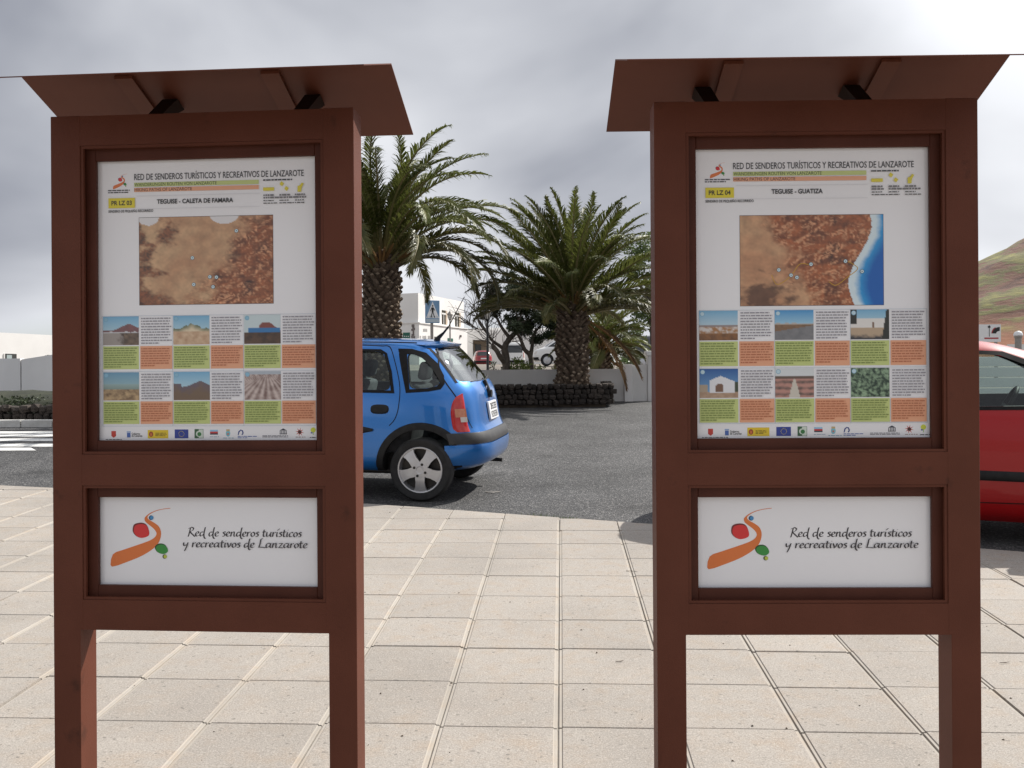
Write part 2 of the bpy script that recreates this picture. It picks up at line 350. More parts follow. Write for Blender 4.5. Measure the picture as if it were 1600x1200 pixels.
# ------------------------------------------------------------------ the setting: land, road, pavement, hill
mb = MB()
ys = [-400, -100, -30, 0, 12, 24, 36, 48, 60, 72, 100, 150, 220, 400, 800, 1600, 4000]
xs = [-4000, -800, -200, -60, -20, 0, 20, 60, 200, 800, 4000]
v = [(x, y, (SLOPE*y if y >= -30 else -30*SLOPE) - 0.14 if y <= 24 else gz(y) - 0.02) for y in ys for x in xs]
n = len(xs)
mb.add(v, [(i*n+j, i*n+j+1, (i+1)*n+j+1, (i+1)*n+j) for i in range(len(ys)-1) for j in range(n-1)])
M['land'] = pmat('dusty_ground', (0.13, 0.115, 0.10), (0.20, 0.17, 0.14), scale=0.25, rough=0.95, bump=0.4, bscale=6)
tag(mb.build('ground', M['land']), kind='structure')
SL = math.atan(SLOPE)
RD = -0.06            # road below the pavement
def on_slope(x, y, off=0.0): return Vector((x, y, SLOPE*y + off))
mb = MB(); xs = [-60 + 4*i for i in range(31)]; ys = [-14 + 2*i for i in range(19)]
mb.add([(x, y, SLOPE*y + RD) for y in ys for x in xs], [(i*31+j, i*31+j+1, (i+1)*31+j+1, (i+1)*31+j) for i in range(18) for j in range(30)])
road = mb.build('road', M['asphalt']); tag(road, kind='structure')
# zebra crossing stripes far left, each a painted bar
for k, (yl, yr, xr) in enumerate(((671.5, 672, 140), (676.5, 675.8, 170), (683, 682.5, 200), (690.5, 691, 150), (697.5, 696.5, 55))):
    a = gnd(-120, yl - 1.5); b = gnd(xr, yr - 1.5)
    u = (b - a).normalized(); w = Vector((-u.y, u.x, 0))*0.17
    pts = [a - w, b - w + u*0.1, b + w - u*0.15, a + w]
    m = MB(); m.add([(p.x, p.y, SLOPE*p.y + RD + 0.004) for p in pts], [(0, 1, 2, 3)])
    m.build('crossing_stripe', M['whitepaint'], road)
# worn paint fleck beside the hatchback
m = MB(); c0 = gnd(770, 760)
m.add([(c0.x + 0.09*math.cos(a)*(0.7+0.4*math.sin(3*a)), c0.y + 0.06*math.sin(a), SLOPE*c0.y + RD + 0.005 + 0.0536*0.06*math.sin(a)) for a in [i*math.pi/5 for i in range(10)]], [tuple(range(10))])
m.build('worn_paint_patch', pmat('worn_pale_patch', (0.22, 0.2, 0.18), (0.085, 0.082, 0.08), scale=30, rough=0.8, lo=0.4, hi=0.55), road)

# pavement of square slabs, cut along the road edge
KERB = [Vector((-16, 12.9)), Vector((-4.58, 9.45)), Vector((-1.335, 8.48)), Vector((0.379, 7.77)), Vector((3.25, 6.55)), Vector((14, 1.6))]
def clip(poly, a, b):            # keep the near side of line a->b
    d = (b - a); nn = Vector((d.y, -d.x)); out = []
    for i in range(len(poly)):
        p, q = poly[i], poly[(i+1) % len(poly)]
        sp, sq = (p - a).dot(nn), (q - a).dot(nn)
        if sp >= 0: out.append(p)
        if (sp >= 0) != (sq >= 0): out.append(p + (q - p)*(sp/(sp - sq)))
    return out
def clip_kerb(poly, back=0.0):
    for i in range(len(KERB)-1):
        a, b = KERB[i], KERB[i+1]; nn = Vector(((b-a).y, -(b-a).x)).normalized()
        poly = clip(poly, a + nn*back, b + nn*back)
        if len(poly) < 3: return []
    return poly
bed = clip_kerb([Vector((-16, -12)), Vector((14, -12)), Vector((14, 14)), Vector((-16, 14))])
mb = MB(); k = len(bed)
mb.add([on_slope(p.x, p.y, -0.011) for p in bed] + [on_slope(p.x, p.y, -0.12) for p in bed],
       [tuple(range(k))] + [(i, (i+1) % k, k+(i+1) % k, k+i) for i in range(k)])
pav = mb.build('pavement', M['mortar']); tag(pav, kind='structure')
T = 0.4525; GD = Vector((0.0516, 1.0)).normalized(); GU = Vector((GD.y, -GD.x)); G0 = Vector((0.237, 4.99))
J, RG, BND, CH = 0.003, 0.0022, 0.015, 0.003
def slab_mesh(name, poly, band=True):
    # poly in local metres about its centre; chamfered, with two smooth margins along the sides
    m = MB(); c = sum(poly, Vector((0, 0)))/len(poly)
    top = [p + (c - p).normalized()*CH*1.4 for p in poly]; k = len(poly)
    V = [(p.x, p.y, 0) for p in top] + [(p.x, p.y, -CH) for p in poly] + [(p.x, p.y, -0.05) for p in poly]
    m.add(V, [tuple(range(k))] + [(i, (i+1) % k, k+(i+1) % k, k+i) for i in range(k)] + [(k+i, k+(i+1) % k, 2*k+(i+1) % k, 2*k+i) for i in range(k)])
    return m
def std_slab():
    m = MB(); h = T/2; x0, x1, y0, y1 = -h+J, h-J, -h+RG, h-RG
    xb0, xb1 = x0+BND, x1-BND; ya, yb = y0+CH, y1-CH
    z1, z2 = 0.0, -0.0045
    m.add([(xb0, ya, z1), (xb1, ya, z1), (xb1, yb, z1), (xb0, yb, z1)], [(0, 1, 2, 3)], 0)
    for s, (xi, xo) in ((-1, (xb0, x0)), (1, (xb1, x1))):
        xm = xi + s*0.003
        m.add([(xi, ya, z1), (xm, ya, z2), (xo - s*0.002, ya, z2), (xo, ya, z2-0.003), (xi, yb, z1), (xm, yb, z2), (xo - s*0.002, yb, z2), (xo, yb, z2-0.003), (xo, ya, -0.05), (xo, yb, -0.05)],
              [(0, 1, 5, 4), (1, 2, 6, 5), (2, 3, 7, 6), (3, 8, 9, 7)], 1)
    for yi, yo in ((ya, y0), (yb, y1)):
        m.add([(xb0, yi, z1), (xb1, yi, z1), (xb1, yo, -CH), (xb0, yo, -CH), (xb0, yo, -0.05), (xb1, yo, -0.05)], [(0, 1, 2, 3), (3, 2, 5, 4)], 0)
        for xi, xo in ((xb0, x0), (xb1, x1)):
            m.add([(xi, yi, z2), (xo, yi, z2-0.003), (xo, yo, -0.009), (xi, yo, -0.009), (xi, yo, -0.05), (xo, yo, -0.05)], [(0, 1, 2, 3), (3, 2, 5, 4)], 1)
    return m.mesh('slab', [M['slab'], M['slabband']])
SLABME = std_slab(); rest = MB(); cells = []
for i in range(-34, 32):
    shift = 0.012*math.sin(i*2.3)
    for j in range(-38, 22):
        cc = G0 + GU*((i+0.5)*T) + GD*((j+0.5)*T + shift)
        if not (-15.7 < cc.x < 13.7 and -11.7 < cc.y): continue
        sq = [cc + GU*(a*(T/2-J)) + GD*(b*(T/2-RG)) for a, b in ((-1, -1), (1, -1), (1, 1), (-1, 1))]
        cl = clip_kerb(sq, 0.012)
        if len(cl) < 3: continue
        area = abs(sum(cl[q].x*cl[(q+1) % len(cl)].y - cl[(q+1) % len(cl)].x*cl[q].y for q in range(len(cl))))/2
        if area < 0.004: continue
        full = area > 0.985*(T-2*J)*(T-2*RG)
        vis = cc.y > 2.4 and abs(cc.x/cc.y*F) < 860
        cells.append((cc, cl, full, vis))
vc = sorted([c for c in cells if c[3]], key=lambda c: c[0].y)[:300]
vs = set(id(c) for c in vc); yaw = math.atan2(GU.y, GU.x); rg = random.Random(3)
for c in cells:
    cc, cl, full, vis = c
    if id(c) in vs:
        me = SLABME
        if not full:
            loc = [Vector(((p-cc).dot(GU), (p-cc).dot(GD))) for p in cl]
            me = slab_mesh('slab', loc).mesh('slab', [M['slab'], M['slabband']])
        o = link('slab', me, pav)
        o.location = on_slope(cc.x, cc.y, rg.uniform(-0.0018, 0.0014))
        o.rotation_euler = (Matrix.Rotation(SL, 3, 'X') @ Matrix.Rotation(yaw + rg.uniform(-0.003, 0.003), 3, 'Z') @ Matrix.Rotation(rg.uniform(-0.004, 0.004), 3, 'X')).to_euler()
    else:
        k = len(cl); ctr = sum(cl, Vector((0, 0)))/k
        rest.add([on_slope(*(p + (ctr-p).normalized()*CH), 0) for p in cl] + [on_slope(p.x, p.y, -0.02) for p in cl],
                 [tuple(range(k))] + [(q, (q+1) % k, k+(q+1) % k, k+q) for q in range(k)])
tag(rest.build('outlying_slabs', M['slab'], pav), kind='stuff')

# volcano cone at the right
mb = MB(); cx, cy, Rr, Hh = 585.0, 800.0, 395.0, 186.0; nr, na = 40, 120
for i in range(nr+1):
    for j in range(na):
        a = 2*math.pi*j/na; r = Rr*1.25*i/nr
        x, y = cx + r*math.cos(a), cy + r*math.sin(a)
        h = Hh*(1 - min(r, Rr)/Rr)
        if r < 40: h = Hh*(1-40/Rr) - (40-r)*0.5
        nz = noise.noise(Vector((x/60, y/60, 0)))*7 + noise.noise(Vector((x/18, y/18, 3)))*2.4
        mb.v.append((x, y, 2.0 + max(h + nz*min(1, h/30), -1.0)))
mb.f = [(i*na+j, i*na+(j+1) % na, (i+1)*na+(j+1) % na, (i+1)*na+j) for i in range(nr) for j in range(na)]
mb.m = [0]*len(mb.f)
def hillmat():
    m = bpy.data.materials.new('volcanic_slope'); m.use_nodes = True
    N, L = nt(m); p = N['Principled BSDF']; p.inputs['Roughness'].default_value = 1
    g = N.new('ShaderNodeNewGeometry'); s = N.new('ShaderNodeSeparateXYZ'); L.new(g.outputs['Position'], s.inputs[0])
    mpn = N.new('ShaderNodeMapping'); mpn.inputs['Scale'].default_value = (0.026, 0.026, 0.11); L.new(g.outputs['Position'], mpn.inputs['Vector'])
    n1 = N.new('ShaderNodeTexNoise'); n1.inputs['Scale'].default_value = 1; n1.inputs['Detail'].default_value = 8; n1.inputs['Roughness'].default_value = 0.65; L.new(mpn.outputs[0], n1.inputs['Vector'])
    r = N.new('ShaderNodeValToRGB'); e = r.color_ramp.elements
    e[0].position = 0.36; e[0].color = (0.075, 0.040, 0.032, 1); e[1].position = 0.64; e[1].color = (0.24, 0.22, 0.07, 1)
    k = e.new(0.47); k.color = (0.17, 0.085, 0.06, 1); k = e.new(0.52); k.color = (0.12, 0.115, 0.05, 1)
    L.new(n1.outputs[0], r.inputs[0])
    mr = N.new('ShaderNodeMapRange'); mr.inputs['From Min'].default_value = 62; mr.inputs['From Max'].default_value = 38
    ad = N.new('ShaderNodeMath'); ad.operation = 'MULTIPLY_ADD'; ad.inputs[1].default_value = 30; L.new(n1.outputs[0], ad.inputs[0]); L.new(s.outputs[2], ad.inputs[2])
    L.new(ad.outputs[0], mr.inputs[0])
    x = N.new('ShaderNodeMix'); x.data_type = 'RGBA'; x.inputs['B'].default_value = (0.24, 0.10, 0.05, 1)
    L.new(mr.outputs[0], x.inputs['Factor']); L.new(r.outputs[0], x.inputs['A']); L.new(x.outputs['Result'], p.inputs['Base Color'])
    b = N.new('ShaderNodeBump'); b.inputs['Strength'].default_value = 0.7; b.inputs['Distance'].default_value = 3; L.new(n1.outputs[0], b.inputs['Height']); L.new(b.outputs[0], p.inputs['Normal'])
    return m
tag(mb.build('hill', hillmat(), smooth=60), kind='structure')

# ------------------------------------------------------------------ printing on the sign panels
_txt = {}
def text_mesh(s, bold=0.0):
    key = (s, bold)
    if key in _txt: return _txt[key]
    cu = bpy.data.curves.new('t', 'FONT'); cu.body = s; cu.size = 1; cu.offset = bold; cu.resolution_u = 3
    ob = bpy.data.objects.new('t', cu); COL.objects.link(ob)
    dg = bpy.context.evaluated_depsgraph_get(); me = bpy.data.meshes.new_from_object(ob.evaluated_get(dg))
    V = [(a.co.x, a.co.y) for a in me.vertices]; Fc = [tuple(p.vertices) for p in me.polygons]
    bpy.data.objects.remove(ob); bpy.data.curves.remove(cu); bpy.data.meshes.remove(me)
    _txt[key] = (V, Fc); return V, Fc
class Print:                      # flat ink on a panel; u,v in metres from the panel's top left, v down
    def __init__(s): s.v = []; s.f = []; s.c = []; s.z = 0.0
    def poly(s, pts, col, lift=0.00012):
        s.z += lift; b = len(s.v); s.v += [(u, v, s.z) for u, v in pts]; s.f.append(tuple(range(b, b+len(pts)))); s.c += [col]*len(pts)
    def rect(s, u0, v0, u1, v1, col, lift=0.00012): s.poly([(u0, v1), (u1, v1), (u1, v0), (u0, v0)], col, lift)
    def disc(s, u, v, r, col, n=14, ry=None): s.poly([(u+r*math.cos(2*math.pi*i/n), v-(ry or r)*math.sin(2*math.pi*i/n)) for i in range(n)], col)
    def text(s, t, u0, u1, base, cap, col, bold=0.0):
        V, Fc = text_mesh(t, bold); x0 = min(a for a, _ in V); x1 = max(a for a, _ in V)
        hh = max(y for _, y in text_mesh('H', bold)[0]); s.z += 0.00012; b = len(s.v)
        s.v += [(u0 + (x-x0)/(x1-x0)*(u1-u0), base - y/hh*cap, s.z) for x, y in V]
        s.f += [tuple(b+i for i in f) for f in Fc]; s.c += [col]*len(V)
    def lines(s, u0, v0, u1, v1, n, col, rnd, fill=0.5, last=0.7):   # body text too small to read
        s.z += 0.00012; z0 = s.z; dv = (v1-v0)/n
        for i in range(n):
            u = u0; end = u1 - rnd.uniform(0, 0.12)*(u1-u0)
            if i == n-1: end = u0 + last*(u1-u0)*rnd.uniform(0.6, 1)
            while u < end:
                w = min(rnd.uniform(0.004, 0.016), end-u)
                va = v0 + dv*(i+0.5-fill/2); vb = va + dv*fill
                s.z = z0; s.rect(u, va, u+w, vb, col, 0); u += w + 0.0022
    def grid(s, u0, v0, u1, v1, nu, nv, fn):
        s.z += 0.00012; b = len(s.v)
        for j in range(nv+1):
            for i in range(nu+1):
                s.v.append((u0+(u1-u0)*i/nu, v0+(v1-v0)*j/nv, s.z)); s.c.append(fn(i/nu, j/nv))
        s.f += [(b+j*(nu+1)+i, b+(j+1)*(nu+1)+i, b+(j+1)*(nu+1)+i+1, b+j*(nu+1)+i+1) for j in range(nv) for i in range(nu)]
    def build(s, name, parent):
        # local frame of a sign: x right, z up, ink lies just in front (-y) of the panel face
        me = bpy.data.meshes.new(name); me.from_pydata([(u, -z - 0.0004, -v) for u, v, z in s.v], [], s.f)
        ca = me.color_attributes.new('Col', 'FLOAT_COLOR', 'POINT')
        for i, c in enumerate(s.c): ca.data[i].color = (*c, 1)
        me.materials.append(M['print']); me.update(); return link(name, me, parent)
def nz(x, y, s=0.0, o=4):
    t = 0; a = 0.5; f = 1
    for _ in range(o): t += a*noise.noise(Vector((x*f, y*f, s))); a *= 0.55; f *= 2.1
    return t
def mixc(a, b, t):
    t = max(0, min(1, t)); return tuple(p+(q-p)*t for p, q in zip(a, b))
INK = lin((42, 40, 46)); GREENB = lin((196, 208, 132)); ORANGEB = lin((230, 168, 132)); YEL = lin((224, 208, 44))
SAND, TAN, RUST, DARK = lin((204, 168, 130)), lin((182, 138, 104)), lin((148, 88, 56)), lin((72, 46, 38))
def ridges(x, y, s):
    w = nz(x*5, y*5, s)*0.9
    return abs(noise.noise(Vector((x*17+w*5, y*15-w*4, s)))) + 0.6*abs(noise.noise(Vector((x*37, y*34+w*3, s+2))))
def map_a(u, v):
    q = nz(u*3, v*3, 1.3); c = mixc(SAND, TAN, 0.5+q*1.4 + 0.5*(u-0.3))
    m = (u*1.05 + v*0.42 - 0.80)*4 + nz(u*6, v*6, 5)*1.1            # massif at the lower right
    m2 = (0.10 - u)*6 + nz(u*7, v*7, 9)*2.4 - 0.1                   # dark lava on the left edge
    m3 = (0.11 - math.hypot((u-0.21)*1.1, (v-0.2)*0.8))*9 + nz(u*9, v*9, 4)*1.6
    m4 = (v-0.86)*7 + (0.16-u)*4 + nz(u*8, v*8, 7)*1.3
    r = ridges(u, v, 2)
    if m > 0: c = mixc(c, mixc(mixc(RUST, DARK, 0.25+nz(u*8, v*8, 3)*1.6), lin((205, 150, 112)), (r-0.30)*2.6), min(1, m*1.4))
    for mm in (m2, m3, m4):
        if mm > 0: c = mixc(c, mixc(RUST, DARK, r*1.6), min(0.9, mm*1.6))
    k_ = 1 + (.12+.35*max(0, min(1, m)))*noise.noise(Vector((u*46, v*34, 3))) + .25*noise.noise(Vector((u*14, v*11, 8))); c = tuple(x*k_ for x in c)
    if math.hypot((u-0.07), (v+0.03)*0.7) < 0.085 + 0.012*nz(u*20, v*20) or math.hypot(u-0.64, (v+0.04)*0.9) < 0.115: c = lin((225, 224, 226))
    return c
def map_b(u, v):
    q = nz(u*3, v*3, 11); c = mixc(lin((188, 140, 105)), SAND, 0.4+q - v*0.3)
    m = (u - 0.26 + (v-0.5)*-0.30)*5 + nz(u*6, v*6, 15)*1.2
    r = ridges(u, v, 12)
    if m > 0: c = mixc(c, mixc(mixc(lin((158, 92, 56)), DARK, 0.2+nz(u*7, v*7, 13)*1.6), lin((205, 150, 112)), (r-0.30)*2.6), min(1, m*1.3))
    m4 = (0.20-math.hypot(u-0.16, (v-0.92)*0.8))*5 + nz(u*9, v*9, 17)*1.3
    if m4 > 0: c = mixc(c, DARK, min(0.8, m4*1.5))
    k_ = 1 + (.12+.35*max(0, min(1, m)))*noise.noise(Vector((u*46, v*34, 5))) + .25*noise.noise(Vector((u*14, v*11, 9))); c = tuple(x*k_ for x in c)
    coast = 0.86 + 0.065*math.sin(v*5.2+0.9) - 0.05*v + 0.012*nz(u*14, v*18, 18)
    if u > coast:
        e = (u-coast-0.035-0.02*nz(u*9, v*9, 20))*22
        c = mixc(lin((214, 232, 240)), mixc(lin((40, 150, 215)), lin((10, 95, 180)), (u-coast-0.08)*16), e)
    return c
SKY1, SKY2 = lin((120, 178, 214)), lin((178, 212, 226))
def photo(kind, sd):
    def fn(u, v):
        q = nz(u*7, v*7, sd); s = mixc(SKY1, SKY2, v*1.7)
        if kind == 'hill':
            h = 0.50 - 0.25*max(0, 1-abs(u-0.72)*2.2)
            if v < h: return s
            if v < 0.54+q*0.1: return mixc(lin((140, 92, 92)), lin((112, 80, 84)), q+0.5)
            if v < 0.58: return lin((206, 208, 212))
            return mixc(lin((160, 152, 146)), lin((84, 70, 62)), (u-0.42)*6+q*2) if u < 0.6 else mixc(lin((74, 62, 54)), lin((140, 118, 98)), q+0.4)
        if kind == 'rock':
            h = 0.46 - 0.20*max(0, 1-abs(u-0.52)*3)+q*0.12
            if v < h: return s
            return mixc(lin((110, 118, 92)), lin((222, 206, 176)), (v-h)*5+q) if v < 0.56 else mixc(lin((218, 192, 160)), lin((180, 142, 112)), q+0.5)
        if kind == 'house':
            if v > 0.60: return mixc(lin((54, 40, 32)), lin((100, 74, 56)), q+0.5)
            if 0.12 < u < 0.98 and v > 0.44: return lin((52, 120, 178))
            if 0.40 < u < 0.88-(0.44-v) and v > 0.27 and u > 0.40+(0.40-v)*0.8: return lin((132, 74, 66))
            return lin((200, 216, 220)) if v < 0.6 else s
        if kind == 'plain':
            if v < 0.42+0.03*q: return mixc(lin((108, 158, 190)), lin((150, 184, 192)), v*2)
            if v < 0.62: return mixc(lin((152, 178, 178)), lin((132, 150, 142)), (v-0.42)*5)
            return mixc(lin((120, 98, 74)), lin((196, 168, 128)), 0.5+q*1.6)
        if kind == 'valley':
            h = 0.32 + 0.30*abs(math.sin((u+0.22)*3.3))**1.2*(1 if u > 0.2 else 0.6)*0.7 + q*0.03
            if v < h: return s
            return mixc(lin((104, 92, 102)), lin((118, 98, 80)), (v-h)*3+q)
        if kind == 'field':
            if v < 0.12: return lin((176, 186, 196))
            t = (u-0.62)/max(0.05, v); st = math.sin(t*26)
            return mixc(lin((122, 98, 92)), lin((208, 192, 186)), 0.5+0.35*st+q*0.8)
        if kind == 'town':
            if v < 0.5: return mixc(SKY1, lin((190, 214, 226)), v*1.8)
            if v < 0.56: return lin((150, 136, 134))
            return mixc(lin((168, 122, 78)), lin((214, 208, 204)), q*3+0.4) if v < 0.78 else mixc(lin((150, 104, 62)), lin((96, 66, 46)), q+0.3+(v-0.8)*2)
        if kind == 'road':
            if v < 0.44+0.02*q: return mixc(lin((72, 150, 208)), lin((160, 204, 226)), v*2)
            if v < 0.5: return lin((186, 178, 170))
            if v < 0.72-u*0.2: return mixc(lin((150, 118, 88)), lin((112, 88, 66)), q+0.5)
            return mixc(lin((110, 112, 116)), lin((136, 136, 138)), q+0.5)
        if kind == 'square':
            if u > 0.93-v*0.12 or (u < 0.16 and v < 0.5): return lin((44, 46, 40))
            if v < 0.3: return mixc(SKY1, SKY2, v*2)
            if v < 0.62: return lin((226, 224, 220)) if not (0.55 < u < 0.62 and v > 0.42) else lin((120, 92, 72))
            return mixc(lin((186, 164, 138)), lin((60, 62, 66)), (v-0.82)*8+q)
        if kind == 'chapel':
            h = 0.24 + abs(u-0.55)*0.55
            if 0.27 < u < 0.92 and v > h and v < 0.82:
                if math.hypot((u-0.52)/0.1, max(0, 0.62-v)/0.12) < 1 and v < 0.8: return lin((122, 92, 74))
                return lin((226, 228, 232))
            if v > 0.8: return mixc(lin((188, 160, 136)), lin((150, 120, 98)), q+0.4)
            if u > 0.8 and v > 0.45: return lin((62, 74, 56))
            if u < 0.22 and v > 0.55: return lin((176, 160, 140))
            return mixc(lin((40, 92, 160)), lin((110, 160, 205)), v*1.3)
        if kind == 'salt':
            if v < 0.28: return lin((214, 220, 222))
            if v < 0.36: return lin((104, 86, 76))
            t = abs(u-0.5)/max(0.02, v-0.25)
            if t < 0.2: return lin((206, 200, 188))
            return mixc(lin((188, 140, 128)), lin((92, 82, 76)), 0.3+math.sin(v*30)*0.5+q)
        g = nz(u*13, v*13, sd)
        return mixc(lin((36, 58, 46)), lin((150, 178, 146)), 0.35+g*1.9)
    return fn
def smooth_path(P, n=6, closed=False):
    out = []; k = len(P)
    rng = range(k if closed else k-1)
    for i in rng:
        p0 = P[(i-1) % k] if closed or i > 0 else P[i]; p1 = P[i]; p2 = P[(i+1) % k]; p3 = P[(i+2) % k] if closed or i+2 < k else p2
        for j in range(n):
            t = j/n
            out.append(tuple(0.5*((2*p1[a]) + (-p0[a]+p2[a])*t + (2*p0[a]-5*p1[a]+4*p2[a]-p3[a])*t*t + (-p0[a]+3*p1[a]-3*p2[a]+p3[a])*t**3) for a in range(2)))
    if not closed: out.append(tuple(P[-1]))
    return out
PATH_U = [(558,204),(520,208),(470,219),(430,237),(405,257),(400,270),(406,286),(430,306),(455,326),(470,345),(472,360),(462,377),(438,393),(398,409),(330,432),(270,452),(225,466)]
PATH_L = [(558,207),(510,213),(465,225),(430,244),(419,257),(422,268),(436,279),(460,292),(485,311),(498,336),(500,366),(489,402),(468,430),(428,461),(370,493),(300,521),(232,546)]
def logo(pr, fx):
    a = [fx(*p) for p in smooth_path(PATH_U, 4)]; b = [fx(*p) for p in smooth_path(PATH_L, 4)]
    org, dk = lin((222, 118, 52)), lin((178, 84, 36))
    pr.z += 0.00012; base = len(pr.v)
    for p, q in zip(a, b): pr.v += [(p[0], p[1], pr.z), (q[0], q[1], pr.z)]; pr.c += [org, dk if len(pr.v) < 0 else org]
    pr.f += [(base+2*i, base+2*i+1, base+2*i+3, base+2*i+2) for i in range(len(a)-1)]
    end = [a[-1]] + [fx(*p) for p in ((205, 480), (193, 510), (190, 543), (199, 553))] + [b[-1]]
    pr.poly(end, org)
    red = smooth_path([(330,330),(337,307),(356,297),(385,294),(410,302),(425,325),(430,355),(420,371),(390,381),(365,380),(345,368),(332,350)], 3, True)
    pr.poly([fx(x-2.5, y-2.5) for x, y in red], lin((110, 18, 22))); pr.poly([fx(380+(x-380)*0.94+2, 338+(y-338)*0.93+2.5) for x, y in red], lin((214, 40, 44)))
    grn = smooth_path([(464,440),(475,422),(500,415),(525,422),(542,445),(540,462),(520,475),(495,473),(475,462)], 3, True)
    pr.poly([fx(x-2, y-2) for x, y in grn], lin((16, 70, 24))); pr.poly([fx(503+(x-503)*0.93+2, 446+(y-446)*0.92+2) for x, y in grn], lin((44, 142, 56)))
    for x, y, r, c1, c2 in ((443, 262, 14, lin((20, 50, 90)), lin((62, 140, 196))), (524, 490, 13, lin((50, 60, 16)), lin((186, 196, 70)))):
        pr.poly([fx(x-2+r*math.cos(t), y+r*math.sin(t)) for t in [i*math.pi/7 for i in range(14)]], c1)
        pr.poly([fx(x+2+0.78*r*math.cos(t), y+0.85*r*math.sin(t)) for t in [i*math.pi/7 for i in range(14)]], c2)
GL = {
 'a': (.86, [[(.56,.92),(.3,.98),(.08,.6),(.06,.2),(.2,.04),(.42,.25),(.6,.62)], [(.68,1.0),(.58,.4),(.62,.05),(.8,.12)]]),
 'c': (.60, [[(.52,.82),(.4,1.0),(.14,.75),(.04,.35),(.16,.03),(.5,.18)]]),
 'd': (.84, [[(.5,.88),(.24,.92),(.05,.45),(.12,.05),(.34,.12),(.58,.55)], [(.80,1.95),(.66,1.1),(.58,.2),(.66,-.35),(.84,-.5)]]),
 'e': (.62, [[(.1,.42),(.4,.58),(.5,.84),(.34,1.0),(.12,.72),(.05,.32),(.2,.02),(.54,.18)]]),
 'i': (.36, [[(.16,1.0),(.07,.35),(.12,.03),(.3,.14)], [(.22,1.42),(.27,1.5)]]),
 'í': (.36, [[(.16,1.0),(.07,.35),(.12,.03),(.3,.14)], [(.18,1.35),(.48,1.75)]]),
 'n': (.80, [[(.14,1.0),(.04,.0)], [(.08,.5),(.34,.97),(.52,.9),(.48,.3),(.54,.03),(.74,.14)]]),
 'o': (.66, [[(.34,1.0),(.1,.72),(.05,.28),(.24,.0),(.48,.25),(.54,.7),(.34,1.0)]]),
 'r': (.54, [[(.14,1.0),(.04,.0)], [(.08,.5),(.3,.93),(.52,.95)]]),
 's': (.52, [[(.48,.9),(.28,1.0),(.14,.78),(.36,.45),(.3,.08),(.02,.06)]]),
 't': (.52, [[(.26,1.5),(.14,.4),(.2,.03),(.44,.14)], [(.0,1.0),(.52,1.06)]]),
 'u': (.84, [[(.14,1.0),(.06,.35),(.16,.03),(.4,.22),(.6,.72)], [(.68,1.0),(.58,.3),(.64,.03),(.8,.12)]]),
 'v': (.66, [[(.06,1.0),(.18,.4),(.22,.02),(.48,.55),(.56,1.02)]]),
 'y': (.80, [[(.12,1.0),(.1,.5),(.24,.28),(.5,.6)], [(.68,1.0),(.48,.05),(.2,-.85)]]),
 'z': (.70, [[(.06,.93),(.58,.98)], [(.58,.98),(.06,.05)], [(.06,.05),(.62,.02)]]),
 'R': (1.0, [[(.36,1.85),(.18,.7),(.02,-.12)], [(.06,1.62),(.45,1.95),(.78,1.68),(.6,1.2),(.24,1.0)], [(.24,1.0),(.55,.5),(.95,-.1)]]),
 'L': (1.0, [[(.62,1.95),(.4,1.85),(.26,.9),(.1,.1)], [(.0,.12),(.45,.1),(.98,.0)]]),
 ' ': (.42, [])}
def script(pr, t, u0, u1, base, xh, col):
    adv = sum(GL[c][0] for c in t); sx = (u1-u0)/adv; x = u0
    nb = (math.cos(R(38))*0.075, math.sin(R(38))*0.075)
    for ch in t:
        w, strokes = GL[ch]
        for s in strokes:
            P = smooth_path(s, 5); pr.z += 0.00006; b = len(pr.v)
            for i, (a, c) in enumerate(P):
                q0, q1 = P[max(0, i-1)], P[min(len(P)-1, i+1)]; dx, dy = q1[0]-q0[0], q1[1]-q0[1]; l = math.hypot(dx, dy) or 1
                k = 0.03
                ax, ay = nb[0] + (-dy/l)*k*(1 if (nb[0]*-dy+nb[1]*dx) > 0 else -1), nb[1] + (dx/l)*k*(1 if (nb[0]*-dy+nb[1]*dx) > 0 else -1)
                for sg in (-1, 1):
                    pr.v.append((x + (a+sg*ax)*sx, base - (c+sg*ay)*xh, pr.z)); pr.c.append(col)
            pr.f += [(b+2*i, b+2*i+1, b+2*i+3, b+2*i+2) for i in range(len(P)-1)]
        x += w*sx

